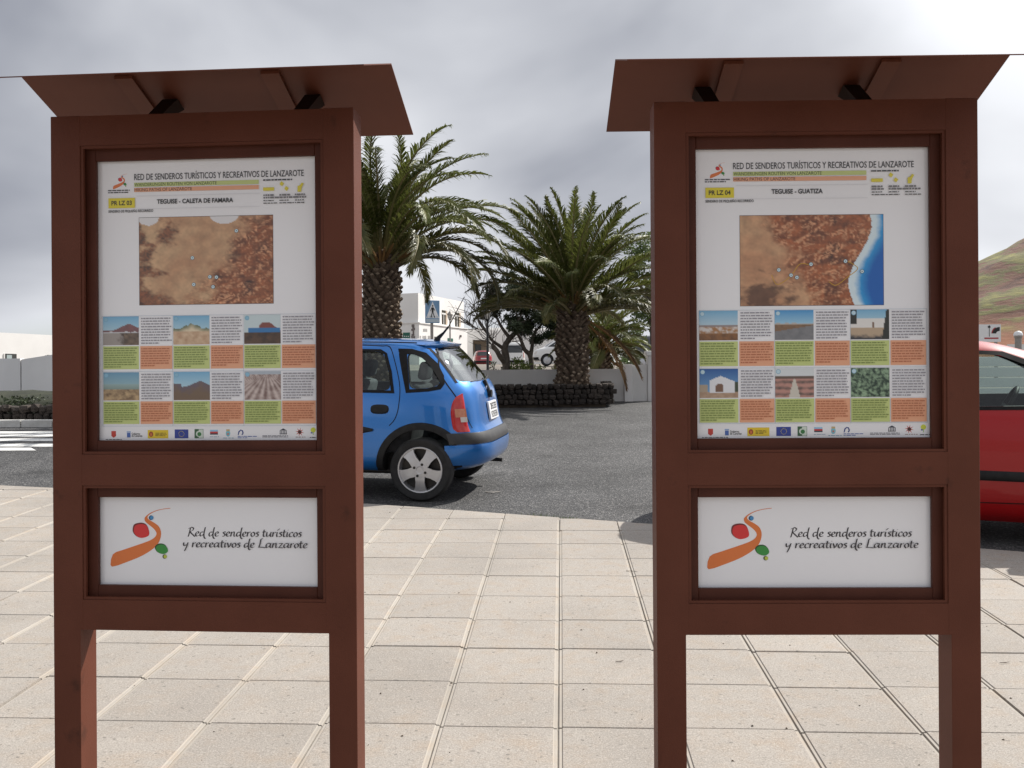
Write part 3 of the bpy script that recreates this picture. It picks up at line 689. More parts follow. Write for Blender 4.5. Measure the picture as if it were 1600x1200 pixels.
PW, PH, LH = 0.731, 0.911, 0.292      # poster and lower panel, metres
def poster_print(parent, which):
    rnd = random.Random(20 + which); W, H = PW, PH
    def U(a): return a*W
    def V(a): return a*H
    hd = Print()
    f = lambda x, y: (U(0.070) + (x-190)/370*U(0.066), V(0.047) + (y-204)/350*V(0.054))
    logo(hd, f)
    hd.lines(U(.048), V(.102), U(.160), V(.117), 2, lin((70, 66, 76)), rnd, 0.5, 1.0)
    hd.text('RED DE SENDEROS TURÍSTICOS Y RECREATIVOS DE LANZAROTE', U(.169), U(.9375), V(.0705), V(.0215), INK, 0.006)
    hd.rect(U(.169), V(.080), U(.736), V(.0945), GREENB); hd.text('WANDERUNGEN ROUTEN VON LANZAROTE', U(.171), U(.546), V(.0925), V(.0112), lin((70, 84, 40)), 0.012)
    hd.rect(U(.169), V(.0985), U(.736), V(.113), ORANGEB); hd.text('HIKING PATHS OF LANZAROTE', U(.171), U(.434), V(.111), V(.0112), lin((96, 54, 36)), 0.012)
    hd.rect(U(.05), V(.1335), U(.172), V(.169), YEL); hd.text('PR LZ 03' if which == 0 else 'PR LZ 04', U(.064), U(.158), V(.1585), V(.0155), lin((36, 32, 18)), 0.03)
    if which == 0: hd.text('TEGUISE - CALETA DE FAMARA', U(.273), U(.62), V(.1565), V(.0155), lin((30, 30, 34)), 0.025)
    else: hd.text('TEGUISE - GUATIZA', U(.332), U(.55), V(.1565), V(.0155), lin((30, 30, 34)), 0.025)
    hd.text('SENDERO DE PEQUEÑO RECORRIDO', U(.05), U(.256), V(.1845), V(.0085), lin((40, 40, 44)), 0.02)
    hd.lines(U(.756), V(.078), U(.875), V(.086), 1, lin((60, 60, 66)), rnd, 0.6, 1.6)
    yc = lin((222, 208, 60))
    hd.rect(U(.756), V(.108), U(.805), V(.12), yc)
    for a, b in ((.839, .0965), (.860, .1135)):
        hd.poly([(U(a)-.007, V(b)+.001), (U(a)+.001, V(b)+.008), (U(a)+.008, V(b)-.001), (U(a)-.001, V(b)-.008)], yc)
    hd.poly([(U(.910), V(.126)), (U(.926), V(.126)), (U(.928), V(.112)), (U(.938), V(.097)), (U(.929), V(.094)), (U(.921), V(.103)), (U(.910), V(.106))], yc)
    for a in (.757, .829, .898):
        hd.lines(U(a), V(.131), U(a+.05), V(.1485), 2, lin((120, 118, 122)), rnd, 0.65, 1.6)
        hd.lines(U(a), V(.150), U(a+.047), V(.168), 2, lin((40, 40, 44)), rnd, 0.32, 1.6)
    lc = lin((206, 206, 212))
    hd.rect(U(.18), V(.1275), U(.74), V(.1285), lc); hd.rect(U(.18), V(.1735), U(.74), V(.1745), lc)
    hd.build('printed_heading', parent)
    mpv = (.205, .515) if which == 0 else (.231, .541); mu = (.19, .797) if which == 0 else (.197, .806)
    mm = Print(); mm.rect(U(mu[0])-.0012, V(mpv[0])-.0012, U(mu[1])+.0012, V(mpv[1])+.0012, lin((60, 44, 40)))
    mm.grid(U(mu[0]), V(mpv[0]), U(mu[1]), V(mpv[1]), 150, 98, map_a if which == 0 else map_b)
    def mpnt(a, b): return U(mu[0]) + a*(U(mu[1])-U(mu[0])), V(mpv[0]) + b*(V(mpv[1])-V(mpv[0]))
    if which == 1:
        tr = smooth_path([(.22,.66),(.25,.76),(.30,.74),(.36,.66),(.42,.54),(.50,.56)], 5); tr2 = smooth_path([(.62,.74),(.67,.78),(.75,.69),(.82,.60),(.78,.54),(.73,.50)], 5)
        for tt in (tr, tr2):
            for p, q in zip(tt, tt[1:]):
                a, b = mpnt(*p), mpnt(*q); dx, dy = b[0]-a[0], b[1]-a[1]; l = math.hypot(dx, dy); n_ = (-dy/l*.0011, dx/l*.0011)
                mm.poly([(a[0]-n_[0], a[1]-n_[1]), (b[0]-n_[0], b[1]-n_[1]), (b[0]+n_[0], b[1]+n_[1]), (a[0]+n_[0], a[1]+n_[1])], lin((196, 150, 30)), 0.00001)
    dots = [(.73,.17),(.40,.47),(.53,.69),(.58,.695),(.41,.775),(.555,.805)] if which == 0 else [(.27,.605),(.495,.545),(.355,.665),(.395,.69),(.735,.515),(.85,.63)]
    for a, b in dots:
        p = mpnt(a, b); mm.disc(*p, .0065, lin((74, 104, 120))); mm.disc(*p, .0052, lin((206, 226, 232))); mm.disc(*p, .0018, lin((60, 84, 100)), 8)
    mm.build('printed_map', parent)
    cu = [(.020, .185, .191, .339), (.343, .508, .513, .661), (.665, .829, .834, .985)]
    rows = [(.557, .659, .748), (.757, .857, .942)] if which else [(.555, .657, .743), (.754, .854, .938)]
    kinds = [['hill', 'rock', 'house'], ['plain', 'valley', 'field']] if which == 0 else [['town', 'road', 'square'], ['chapel', 'salt', 'cactus']]
    bt = Print(); fr = lin((150, 170, 186))
    for (a, b, c) in rows:
        for col in cu:
            bt.rect(U(col[0]), V(b+.004), U(col[1]), V(c), GREENB); bt.rect(U(col[2]), V(b+.004), U(col[3]), V(c), ORANGEB)
    for (a, b, c) in rows:
        for col in cu:
            bt.lines(U(col[2])+.004, V(a)+.003, U(col[3])-.002, V(b)-.001, 10, lin((146, 144, 152)), rnd, 0.40)
            bt.lines(U(col[0])+.004, V(b+.004)+.003, U(col[1])-.004, V(c)-.004, 9, lin((128, 144, 72)), rnd, 0.42)
            bt.lines(U(col[2])+.004, V(b+.004)+.005, U(col[3])-.004, V(c)-.007, 8, lin((188, 112, 74)), rnd, 0.42)
    y0, y1 = V(rows[0][0])-.001, V(.9455)
    for x in (U(.0185), U(.341), U(.663), U(.9865)): bt.rect(x-.0004, y0, x+.0004, y1, fr)
    for y in (y0, V(rows[1][0])-.002, y1): bt.rect(U(.0185), y-.0004, U(.9865), y+.0004, fr)
    bt.build('printed_text_table', parent)
    for ri, (a, b, c) in enumerate(rows):
        for ci, col in enumerate(cu):
            ph = Print(); ph.grid(U(col[0]), V(a), U(col[1]), V(b), 40, 32, photo(kinds[ri][ci], 3.1*ri+1.7*ci+which*9))
            ph.disc(U(col[0])+.010, V(a)+.010, .0075, lin((120, 170, 200))); ph.disc(U(col[0])+.010, V(a)+.010, .006, lin((190, 216, 228)) if which else lin((140, 188, 212)))
            ph.build('printed_photograph', parent)
    lg = Print(); y = .9545; k = .0022
    def LU(a): return U(.02 + (a-105)/1365*.965)
    def LV(c): return V(.953) + (c-745)/75*V(.042)
    lg.poly([(LU(155), LV(763)), (LU(185), LV(763)), (LU(185), LV(795)), (LU(170), LV(806)), (LU(155), LV(795))][::-1], lin((196, 60, 50)))
    lg.lines(LU(118), LV(813), LU(220), LV(820), 1, INK, rnd, .6, 1.6)
    lg.build('printed_logo', parent); lg = Print()
    lg.rect(LU(257), LV(775), LU(280), LV(804), lin((70, 104, 176))); lg.rect(LU(255), LV(765), LU(282), LV(773), lin((150, 176, 214)))
    lg.text('Gobierno', LU(287), LU(343), LV(787), V(.0075), INK, 0.01); lg.text('de Canarias', LU(287), LU(357), LV(800), V(.0075), INK, 0.01)
    lg.build('printed_logo', parent); lg = Print()
    lg.rect(LU(392), LV(757), LU(525), LV(810), lin((226, 196, 44))); lg.disc(LU(414), LV(784), .0075, lin((160, 70, 40)), 10, .009); lg.rect(LU(409), LV(778), LU(419), LV(795), lin((214, 120, 60)))
    lg.lines(LU(442), LV(773), LU(515), LV(797), 3, lin((110, 90, 20)), rnd, .5, 1)
    lg.build('printed_logo', parent); lg = Print()
    lg.rect(LU(567), LV(754), LU(655), LV(810), lin((38, 62, 150)))
    for i in range(12):
        t = 2*math.pi*i/12; lg.disc(LU(611)+.0088*math.cos(t), LV(782)+.0088*math.sin(t), .0012, lin((226, 206, 70)), 5)
    lg.build('printed_logo', parent); lg = Print()
    lg.rect(LU(695), LV(752), LU(752), LV(810), lin((50, 96, 64))); lg.rect(LU(722), LV(754), LU(750), LV(808), lin((206, 218, 206)))
    lg.disc(LU(722), LV(782), .0095, lin((206, 218, 206)), 14); lg.disc(LU(726), LV(784), .0068, lin((50, 120, 64)), 12)
    lg.build('printed_logo', parent); lg = Print()
    lg.rect(LU(795), LV(757), LU(845), LV(768), lin((150, 196, 226))); lg.rect(LU(795), LV(768), LU(845), LV(779), lin((196, 60, 60))); lg.rect(LU(795), LV(779), LU(845), LV(787), lin((40, 50, 70)))
    lg.lines(LU(793), LV(797), LU(848), LV(804), 1, lin((150, 170, 190)), rnd, .5, 1.6)
    lg.build('printed_logo', parent); lg = Print()
    lg.disc(LU(910), LV(780), .0072, lin((120, 190, 206)), 12, .010); lg.rect(LU(899), LV(754), LU(921), LV(766), lin((196, 170, 120))); lg.disc(LU(910), LV(783), .0035, lin((190, 120, 110)), 8)
    lg.lines(LU(880), LV(805), LU(940), LV(812), 1, lin((120, 160, 180)), rnd, .5, 1.6)
    lg.build('printed_logo', parent); lg = Print()
    arc = [(LU(972), LV(790)), (LU(976), LV(768)), (LU(990), LV(756)), (LU(1004), LV(760)), (LU(1010), LV(776)), (LU(1004), LV(790))]; a2 = [(LU(978), LV(790)), (LU(983), LV(772)), (LU(992), LV(762)), (LU(999), LV(766)), (LU(1002), LV(777)), (LU(996), LV(788))]
    for i in range(5): lg.poly([arc[i], arc[i+1], a2[i+1], a2[i]], lin((36, 60, 130)), 0.00001)
    lg.lines(LU(972), LV(794), LU(1098), LV(812), 2, lin((70, 100, 170)), rnd, .5, .7)
    lg.build('printed_logo', parent); lg = Print()
    tx, dk = LU(1262), lin((50, 52, 66))
    lg.poly([(tx-.012, LV(762)), (tx+.012, LV(762)), (tx, LV(749))][::-1], dk); lg.rect(tx-.012, LV(782), tx+.012, LV(786), dk)
    for q in range(5): lg.rect(tx-.011+q*.005, LV(763), tx-.009+q*.005, LV(782), dk)
    lg.lines(LU(1130), LV(791), LU(1310), LV(806), 2, lin((90, 90, 104)), rnd, .45, 1.2)
    lg.build('printed_logo', parent); lg = Print()
    for i in range(8):
        t = 2*math.pi*i/8+.2; cx_, cy_ = LU(1366), LV(772)
        lg.poly([(cx_+.004*math.cos(t-.5), cy_+.004*math.sin(t-.5)), (cx_+.0145*math.cos(t), cy_+.0145*math.sin(t)), (cx_+.004*math.cos(t+.5), cy_+.004*math.sin(t+.5))], lin((206, 70, 54)), 0.00001)
    lg.disc(LU(1366), LV(772), .006, lin((70, 28, 28)), 10)
    lg.lines(LU(1340), LV(800), LU(1392), LV(807), 1, lin((140, 110, 100)), rnd, .5, 1.6)
    lg.build('printed_logo', parent); lg = Print()
    lg.disc(LU(1451), LV(760), .0085, lin((206, 214, 70)), 12); lg.rect(LU(1449), LV(770), LU(1453), LV(792), lin((150, 190, 90))); lg.rect(LU(1436), LV(772), LU(1447), LV(781), lin((100, 110, 170)))
    lg.lines(LU(1430), LV(802), LU(1470), LV(810), 1, INK, rnd, .6, 1.6)
    lg.build('printed_logo', parent)
def lower_print(parent):
    pr = Print()
    fx = lambda x, y: ((x-127)/1328*PW, (y-130)/532*LH)
    logo(pr, fx); pr.build('printed_path_emblem', parent)
    tp = Print(); ik = lin((40, 36, 44))
    script(tp, 'Red de senderos turísticos', *[fx(x, 0)[0] for x in (664, 1348)], fx(0, 369)[1], 27/532*LH, ik)
    script(tp, 'y recreativos de Lanzarote', *[fx(x, 0)[0] for x in (634, 1384)], fx(0, 433)[1], 27/532*LH, ik)
    tp.build('printed_script_lettering', parent)

# ------------------------------------------------------------------ the two information signs
W_, D_, ST = 0.99, 0.10, 0.098
ZT, ZB = 2.368, 0.722
def frame_box(name, x0, x1, z0, z1, parent, y0=0.0, y1=D_): return bbox(name, x0, x1, y0, y1, z0, z1, M['brown'], parent, 0.003)
def info_sign(px, py, yaw, label, which):
    s = empty('information_sign', (px, py, 0), (0, 0, yaw), label, 'sign', 'hiking route information signs')
    h = W_/2; zg = -0.02 + SLOPE*py
    zo1, zo0 = ZT-0.096, ZT-1.085; zl1, zl0 = ZT-1.184, ZT-1.55
    for sx in (-1, 1):
        a, b = sorted((sx*h, sx*(h-ST)))
        m = MB(); xo, xi, xp = sx*h, sx*(h-ST), sx*(h-0.089)      # post and stile are one continuous member
        m.add([(xo, 0, zg), (xp, 0, zg), (xp, 0, ZB), (xi, 0, ZB), (xi, 0, ZT), (xo, 0, ZT), (xo, D_, zg), (xp, D_, zg), (xp, D_, ZB), (xi, D_, ZB), (xi, D_, ZT), (xo, D_, ZT)],
              [(0, 1, 2, 3, 4, 5), (11, 10, 9, 8, 7, 6)] + [(i, (i+1) % 6, 6+(i+1) % 6, 6+i) for i in range(6)])
        me = m.mesh('post', M['brown']); bevel_mesh(me, 0.0015, 1); link('post', me, s)
    for nm, a, b in (('top_rail', zo1, ZT-0.0012), ('middle_rail', zl1, zo0), ('bottom_rail', ZB, zl0)): bbox(nm, -h+ST-.001, h-ST+.001, 0.0006, D_-.001, a, b, M['brown'], s, 0)
    for nm, (t, b_, pw, phh) in {'poster': (zo1, zo0, PW, PH), 'lower': (zl1, zl0, PW, LH)}.items():
        ow = h-ST; zc = (t+b_)/2
        # slim bead round the opening, then the recessed inner frame
        m = MB()
        for x0, x1, z0, z1 in ((-ow+.0005, -ow+0.009, b_+.0005, t-.0005), (ow-0.009, ow-.0005, b_+.0005, t-.0005), (-ow+0.009, ow-0.009, t-0.009, t-.0005), (-ow+0.009, ow-0.009, b_+.0005, b_+0.009)):
            m.box(x0, x1, 0.004, 0.016, z0, z1)
        m.build('bead', M['brown'], s)
        m = MB(); pz = zc + (0.0 if nm == 'poster' else 0.0)
        x2, z2t, z2b = pw/2-.004, pz+phh/2-.004, pz-phh/2+.004
        for x0, x1, z0, z1 in ((-ow+.001, -x2, b_+.001, t-.001), (x2, ow-.001, b_+.001, t-.001), (-x2, x2, z2t, t-.001), (-x2, x2, b_+.001, z2b)):
            m.box(x0, x1, 0.030, 0.047, z0, z1)
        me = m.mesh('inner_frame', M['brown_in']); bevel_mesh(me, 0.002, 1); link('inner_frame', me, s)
        p = bbox('poster_panel' if nm == 'poster' else 'name_panel', -ow+.002, ow-.002, 0.052, 0.062, b_+.002, t-.002, M['white_panel'], s, 0)
        hold = bpy.data.objects  # ink is placed in panel coordinates
        n0 = set(o.name for o in hold)
        if nm == 'poster': poster_print(p, which)
        else: lower_print(p)
        for o in [o for o in hold if o.name not in n0]: o.location = (-pw/2, 0.052, pz+phh/2)
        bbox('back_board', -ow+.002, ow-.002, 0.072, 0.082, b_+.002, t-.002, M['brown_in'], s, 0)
    # gable roof of thin sheet, seen from below
    zr, rr, th, ov = 2.508, 0.367, 0.0035, 0.115
    sl = 0.345; L0 = h+ov; yc = D_/2 - 0.02
    for nm, sg in (('front_roof_sheet', -1), ('rear_roof_sheet', 1)):
        m = MB(); ye = yc + sg*rr; ze = zr - sl*rr
        if sg < 0: ze = zr - 0.340*rr
        m.add([(-L0, yc, zr), (L0, yc, zr), (L0, ye, ze), (-L0, ye, ze), (-L0, yc, zr+th), (L0, yc, zr+th), (L0, ye, ze+th), (-L0, ye, ze+th)],
              [(0, 1, 2, 3), (4, 7, 6, 5), (0, 4, 5, 1), (1, 5, 6, 2), (2, 6, 7, 3), (3, 7, 4, 0)])
        me = m.mesh(nm, M['roofmetal']); link(nm, me, s)
    for x, xs_ in (((-0.27, -0.190), (0.215, 0.297)) if which == 0 else ((-0.240, -0.295), (0.248, 0.185))):
        m = MB()          # flat rafter under the rear sheet
        a, b = x-0.030, x+0.030; rb = rr*0.9; g = .002
        m.add([(a, yc+.006, zr-sl*.006-g), (b, yc+.006, zr-sl*.006-g), (b, yc+rb, zr-sl*rb-g), (a, yc+rb, zr-sl*rb-g), (a, yc+.006, zr-sl*.006-g-.010), (b, yc+.006, zr-sl*.006-g-.010), (b, yc+rb, zr-sl*rb-g-.010), (a, yc+rb, zr-sl*rb-g-.010)],
              [(0, 1, 2, 3), (4, 7, 6, 5), (0, 4, 5, 1), (1, 5, 6, 2), (2, 6, 7, 3), (3, 7, 4, 0)])
        m.build('rafter', M['rafter'], s)
        m = MB(); k_ = .022 if which == 0 else -.022         # short strut from top rail to roof, its shade painted into the colour
        y0_, y1_ = .055, .092; zt0, zt1 = zr-sl*(y0_+.10-yc)-.005, zr-sl*(y1_+.12-yc)-.005
        m.add([(xs_-.024, y0_, ZT-.003), (xs_+.024, y0_, ZT-.003), (xs_+.024, y1_, ZT-.003), (xs_-.024, y1_, ZT-.003), (xs_-.026+k_, y0_+.10, zt0), (xs_+.026+k_, y0_+.10, zt0), (xs_+.026+k_, y1_+.12, zt1), (xs_-.026+k_, y1_+.12, zt1)],
              [(0, 1, 2, 3), (4, 7, 6, 5), (0, 4, 5, 1), (1, 5, 6, 2), (2, 6, 7, 3), (3, 7, 4, 0)])
        m.build('roof_strut', M['strut'], s)
    return s
info_sign(-0.9835, 3.027, -math.atan2(0.082, 0.981), 'brown roofed information sign with the PR LZ 03 Caleta de Famara poster', 0)
info_sign(0.938, 2.939, -R(1.19), 'brown roofed information sign with the PR LZ 04 Guatiza poster and blue sea map', 1)

# ------------------------------------------------------------------ cars
class Body:
    def __init__(s, ctl, xc, n=5.0, scale=1.0):
        s.ctl = ctl; s.xc = xc; s.n = n
        s.K = []
        P = ctl
        for i in range(len(P)-1):
            p0, p1, p2, p3 = P[max(0, i-1)], P[i], P[i+1], P[min(len(P)-1, i+2)]
            for j in range(3):
                t = j/3
                q = tuple(0.5*((2*p1[a]) + (-p0[a]+p2[a])*t + (2*p0[a]-5*p1[a]+4*p2[a]-p3[a])*t*t + (-p0[a]+3*p1[a]-3*p2[a]+p3[a])*t**3) for a in range(4))
                s.K.append(q)
        s.K.append(P[-1])
    def slice(s, z):
        K = s.K
        for a, b in zip(K, K[1:]):
            if a[0] <= z <= b[0]:
                t = (z-a[0])/max(1e-6, b[0]-a[0]); return tuple(p+(q-p)*t for p, q in zip(a, b))
        return K[0] if z < K[0][0] else K[-1]
    def ring(s, k, N=64, inset=0.0):
        z, r, f, w = k; ar, af = s.xc-r-inset, f-s.xc-inset; w = w-inset; out = []
        for j in range(N):
            a = 2*math.pi*j/N; c, d = math.cos(a), math.sin(a)
            x = math.copysign(abs(c)**(2/s.n), c); y = math.copysign(abs(d)**(2/s.n), d)
            out.append((s.xc + (af if x > 0 else ar)*x, w*y, z))
        return out
    def side(s, x, z, sg, off=0.0):
        _, r, f, w = s.slice(z); a = (s.xc-r) if x < s.xc else (f-s.xc); q = min(0.9999, abs(x-s.xc)/a)
        return Vector((x, sg*(w*(1-q**s.n)**(1/s.n) + off), z))
    def rear(s, y, z, off=0.0):
        _, r, f, w = s.slice(z); q = min(0.9999, abs(y)/w)
        return Vector((s.xc - (s.xc-r)*(1-q**s.n)**(1/s.n) - off, y, z))
    def front(s, y, z, off=0.0):
        _, r, f, w = s.slice(z); q = min(0.9999, abs(y)/w)
        return Vector((s.xc + (f-s.xc)*(1-q**s.n)**(1/s.n) + off, y, z))
    def ang(s, a, z, off=0.0):       # plan angle in degrees, 180 = rear, 90 = left side
        zz, r, f, w = s.slice(z); c, d = math.cos(R(a)), math.sin(R(a))
        x = math.copysign(abs(c)**(2/s.n), c); y = math.copysign(abs(d)**(2/s.n), d)
        g = Vector((c, d, 0))
        return Vector((s.xc + ((f-s.xc) if x > 0 else (s.xc-r))*x, w*y, z)) + g*off
    def solid(s, name, mats, N=64, inset=0.0, zmin=None, zmax=None):
        m = MB(); ks = [k for k in s.K if (zmin is None or k[0] >= zmin) and (zmax is None or k[0] <= zmax)]
        rs = [s.ring(k, N, inset) for k in ks]
        v = [p for r in rs for p in r]; f = []
        for i in range(len(rs)-1):
            for j in range(N): f.append((i*N+j, i*N+(j+1) % N, (i+1)*N+(j+1) % N, (i+1)*N+j))
        f.append(tuple(reversed(range(N)))); f.append(tuple((len(rs)-1)*N+j for j in range(N)))
        m.add(v, f); return m.mesh(name, mats)
def patch(name, outline, proj, mat, parent, cuts=2, thick=0.0):
    bm = bmesh.new(); vs = [bm.verts.new((a, b, 0)) for a, b in outline]; bm.faces.new(vs)
    bmesh.ops.triangulate(bm, faces=bm.faces[:]); 
    for _ in range(cuts): bmesh.ops.subdivide_edges(bm, edges=bm.edges[:], cuts=1, use_grid_fill=True)
    for v_ in bm.verts: v_.co = proj(v_.co.x, v_.co.y)
    me = bpy.data.meshes.new(name); bm.to_mesh(me); bm.free(); me.materials.append(mat)
    me.polygons.foreach_set('use_smooth', [True]*len(me.polygons)); return link(name, me, parent)
def ringpatch(name, outer, inner, proj, mat, parent, n=4):
    O = smooth_none(outer, n); I = smooth_none(inner, n); m = MB(); k = len(O)
    m.add([proj(*p) for p in O] + [proj(*p) for p in I], [(i, (i+1) % k, k+(i+1) % k, k+i) for i in range(k)])
    return m.build(name, mat, parent, smooth=50)
def smooth_none(P, n):
    out = []
    for i in range(len(P)):
        a, b = P[i], P[(i+1) % len(P)]
        for j in range(n): out.append((a[0]+(b[0]-a[0])*j/n, a[1]+(b[1]-a[1])*j/n))
    return out
def round_poly(P, n=3):            # gentle corner rounding
    out = []; k = len(P)
    for i in range(k):
        a, b, c = Vector(P[i-1]), Vector(P[i]), Vector(P[(i+1) % k])
        d1 = min((a-b).length*0.4, 0.06); d2 = min((c-b).length*0.4, 0.06)
        s_, e_ = b+(a-b).normalized()*d1, b+(c-b).normalized()*d2
        for j in range(n+1):
            t = j/n; p = s_*(1-t)**2 + b*2*t*(1-t) + e_*t*t; out.append((p.x, p.y))
    return out
def scale_poly(P, d):
    cx_ = sum(p[0] for p in P)/len(P); cy_ = sum(p[1] for p in P)/len(P); out = []
    for x, y in P:
        v_ = Vector((x-cx_, y-cy_)); l = v_.length; out.append((cx_+v_.x*(l+d)/l, cy_+v_.y*(l+d)/l))
    return out
def line_strip(name, path, proj, w, mat, parent):
    m = MB(); P = smooth_path(path, 5); V = []
    for i, p in enumerate(P):
        q0, q1 = P[max(0, i-1)], P[min(len(P)-1, i+1)]; d = Vector((q1[0]-q0[0], q1[1]-q0[1])).normalized()
        V += [proj(p[0]-d.y*w, p[1]+d.x*w), proj(p[0]+d.y*w, p[1]-d.x*w)]
    m.add(V, [(2*i, 2*i+1, 2*i+3, 2*i+2) for i in range(len(P)-1)]); return m.build(name, mat, parent)
def band(name, B, z0, z1, a0, a1, off, mat, parent, n=24, nzs=3):
    m = MB(); V = []; cols = nzs+3
    for i in range(n+1):
        a = a0+(a1-a0)*i/n
        V.append(B.ang(a, z0, -0.01))
        for j in range(nzs+1):
            t = j/nzs; V.append(B.ang(a, z0+(z1-z0)*t, off*(1 if 0 < j < nzs else 0.75)))
        V.append(B.ang(a, z1, -0.01))
    m.add(V, [(i*cols+j, i*cols+j+1, (i+1)*cols+j+1, (i+1)*cols+j) for i in range(n) for j in range(cols-1)])
    return m.build(name, mat, parent, smooth=40)
def prism(outline, axis, lo, hi):
    m = MB(); k = len(outline)
    mk = (lambda a, b, d: (a, d, b)) if axis == 'y' else (lambda a, b, d: (d, a, b))
    m.add([mk(a, b, lo) for a, b in outline] + [mk(a, b, hi) for a, b in outline], [tuple(range(k)), tuple(range(2*k-1, k-1, -1))] + [(i, (i+1) % k, k+(i+1) % k, k+i) for i in range(k)], 1)
    return m
def boolean(me, cutters, mats):
    o = link('tmp', me)
    cs = []
    for c in cutters:
        cm = c if isinstance(c, bpy.types.Mesh) else c.mesh('cut', mats)
        co = link('cut', cm); cs.append(co)
        md = o.modifiers.new('b', 'BOOLEAN'); md.operation = 'DIFFERENCE'; md.solver = 'EXACT'; md.object = co
    dg = bpy.context.evaluated_depsgraph_get(); out = bpy.data.meshes.new_from_object(o.evaluated_get(dg))
    for c in cs: bpy.data.objects.remove(c)
    bpy.data.objects.remove(o); return out
def wheel_parts(parent, x, y, r, w, rr, sg, simple=False):
    # sg: outer side sign in y
    m = MB(); h = w/2
    prof = [(rr*0.97, -h*0.9), (rr*1.03, -h), (r*0.93, -h), (r*0.985, -h*0.82), (r, -h*0.55), (r, h*0.55), (r*0.985, h*0.82), (r*0.93, h), (rr*1.05, h*0.98), (rr*0.99, h*0.88)]
    m.lathe(prof, 40, 'y'); t = m.build('wheel', M['rubber'], parent, smooth=40); t.location = (x, y, r)
    m = MB(); o = sg*h
    m.lathe([(rr*1.03, o*0.93), (rr*1.0, o*1.0), (rr*0.955, o*0.98), (rr*0.93, o*0.78), (rr*0.9, 0.0)], 40, 'y')
    yo = o*0.86
    if simple:
        m.lathe([(rr*0.95, o*0.7), (rr*0.2, o*0.95), (0.001, o*0.95)], 20, 'y')
    else:
        for k in range(5):            # five broad spokes that widen to the rim
            a = 2*math.pi*k/5 + R(90+36)
            V = []
            for rad, hw, dy in ((rr*0.10, 0.30, 0.92), (rr*0.36, 0.215, 0.98), (rr*0.55, 0.20, 0.96), (rr*0.78, 0.235, 0.9), (rr*0.97, 0.32, 0.86)):
                for s_ in (-1, 1):
                    hwid = hw*rr if rad > rr*0.2 else hw*rr*0.6
                    px_, pz_ = rad*math.cos(a) - s_*hwid*math.sin(a), rad*math.sin(a) + s_*hwid*math.cos(a)
                    V.append((px_, o*dy, pz_))
                    V.append((px_, o*(dy-0.28), pz_))
            Fc = []
            for i in range(4):
                b = 4*i; Fc += [(b, b+2, b+6, b+4), (b, b+4, b+5, b+1), (b+2, b+3, b+7, b+6)]
            m.add(V, Fc)
        m.lathe([(rr*0.40, o*0.84), (rr*0.38, o*1.0), (rr*0.17, o*1.03), (rr*0.15, o*0.99), (rr*0.001, o*0.99)], 20, 'y')
    rim = m.build('rim', M['alloy'], t, smooth=35)
    m = MB(); m.lathe([(rr*0.9, -o*0.2), (rr*0.9, o*0.12), (0.002, o*0.12)], 24, 'y'); m.build('brake_disc', M['darkmetal'], t)
    if not simple:
        for k in range(4):
            m = MB(); a = math.pi/2*k + 0.4; Mx = Matrix.Translation((rr*0.27*math.cos(a), 0, rr*0.27*math.sin(a)))
            m.lathe([(0.013, o*1.0), (0.012, o*1.075), (0.001, o*1.075)], 10, 'y', Mx)
            m.build('wheel_bolt', M['darkmetal'], t)
    return t
def place_on_slope(o, x, y, yaw, off=RD):
    o.location = on_slope(x, y, off)
    o.rotation_euler = (Matrix.Rotation(SL, 3, 'X') @ Matrix.Rotation(yaw, 3, 'Z')).to_euler()
def seat(parent, x, y, name='seat'):
    m = MB()
    def rb(x0, x1, y0, y1, z0, z1, tilt=0.0, px=0.0, pz=0.0):
        Mx = Matrix.Translation((px, 0, pz)) @ Matrix.Rotation(tilt, 4, 'Y') @ Matrix.Translation((-px, 0, -pz)); m.box(x0, x1, y0, y1, z0, z1, 0, Mx)
    rb(x, x+.48, y-.23, y+.23, .40, .56); rb(x-.02, x+.11, y-.23, y+.23, .5, 1.05, -0.22, x, .5); rb(x-.02, x+.07, y-.12, y+.12, 1.09, 1.26, -0.22, x, .5)
    me = m.mesh(name, M['seatcloth']); bevel_mesh(me, 0.035, 3); me.polygons.foreach_set('use_smooth', [True]*len(me.polygons)); return link(name, me, parent)

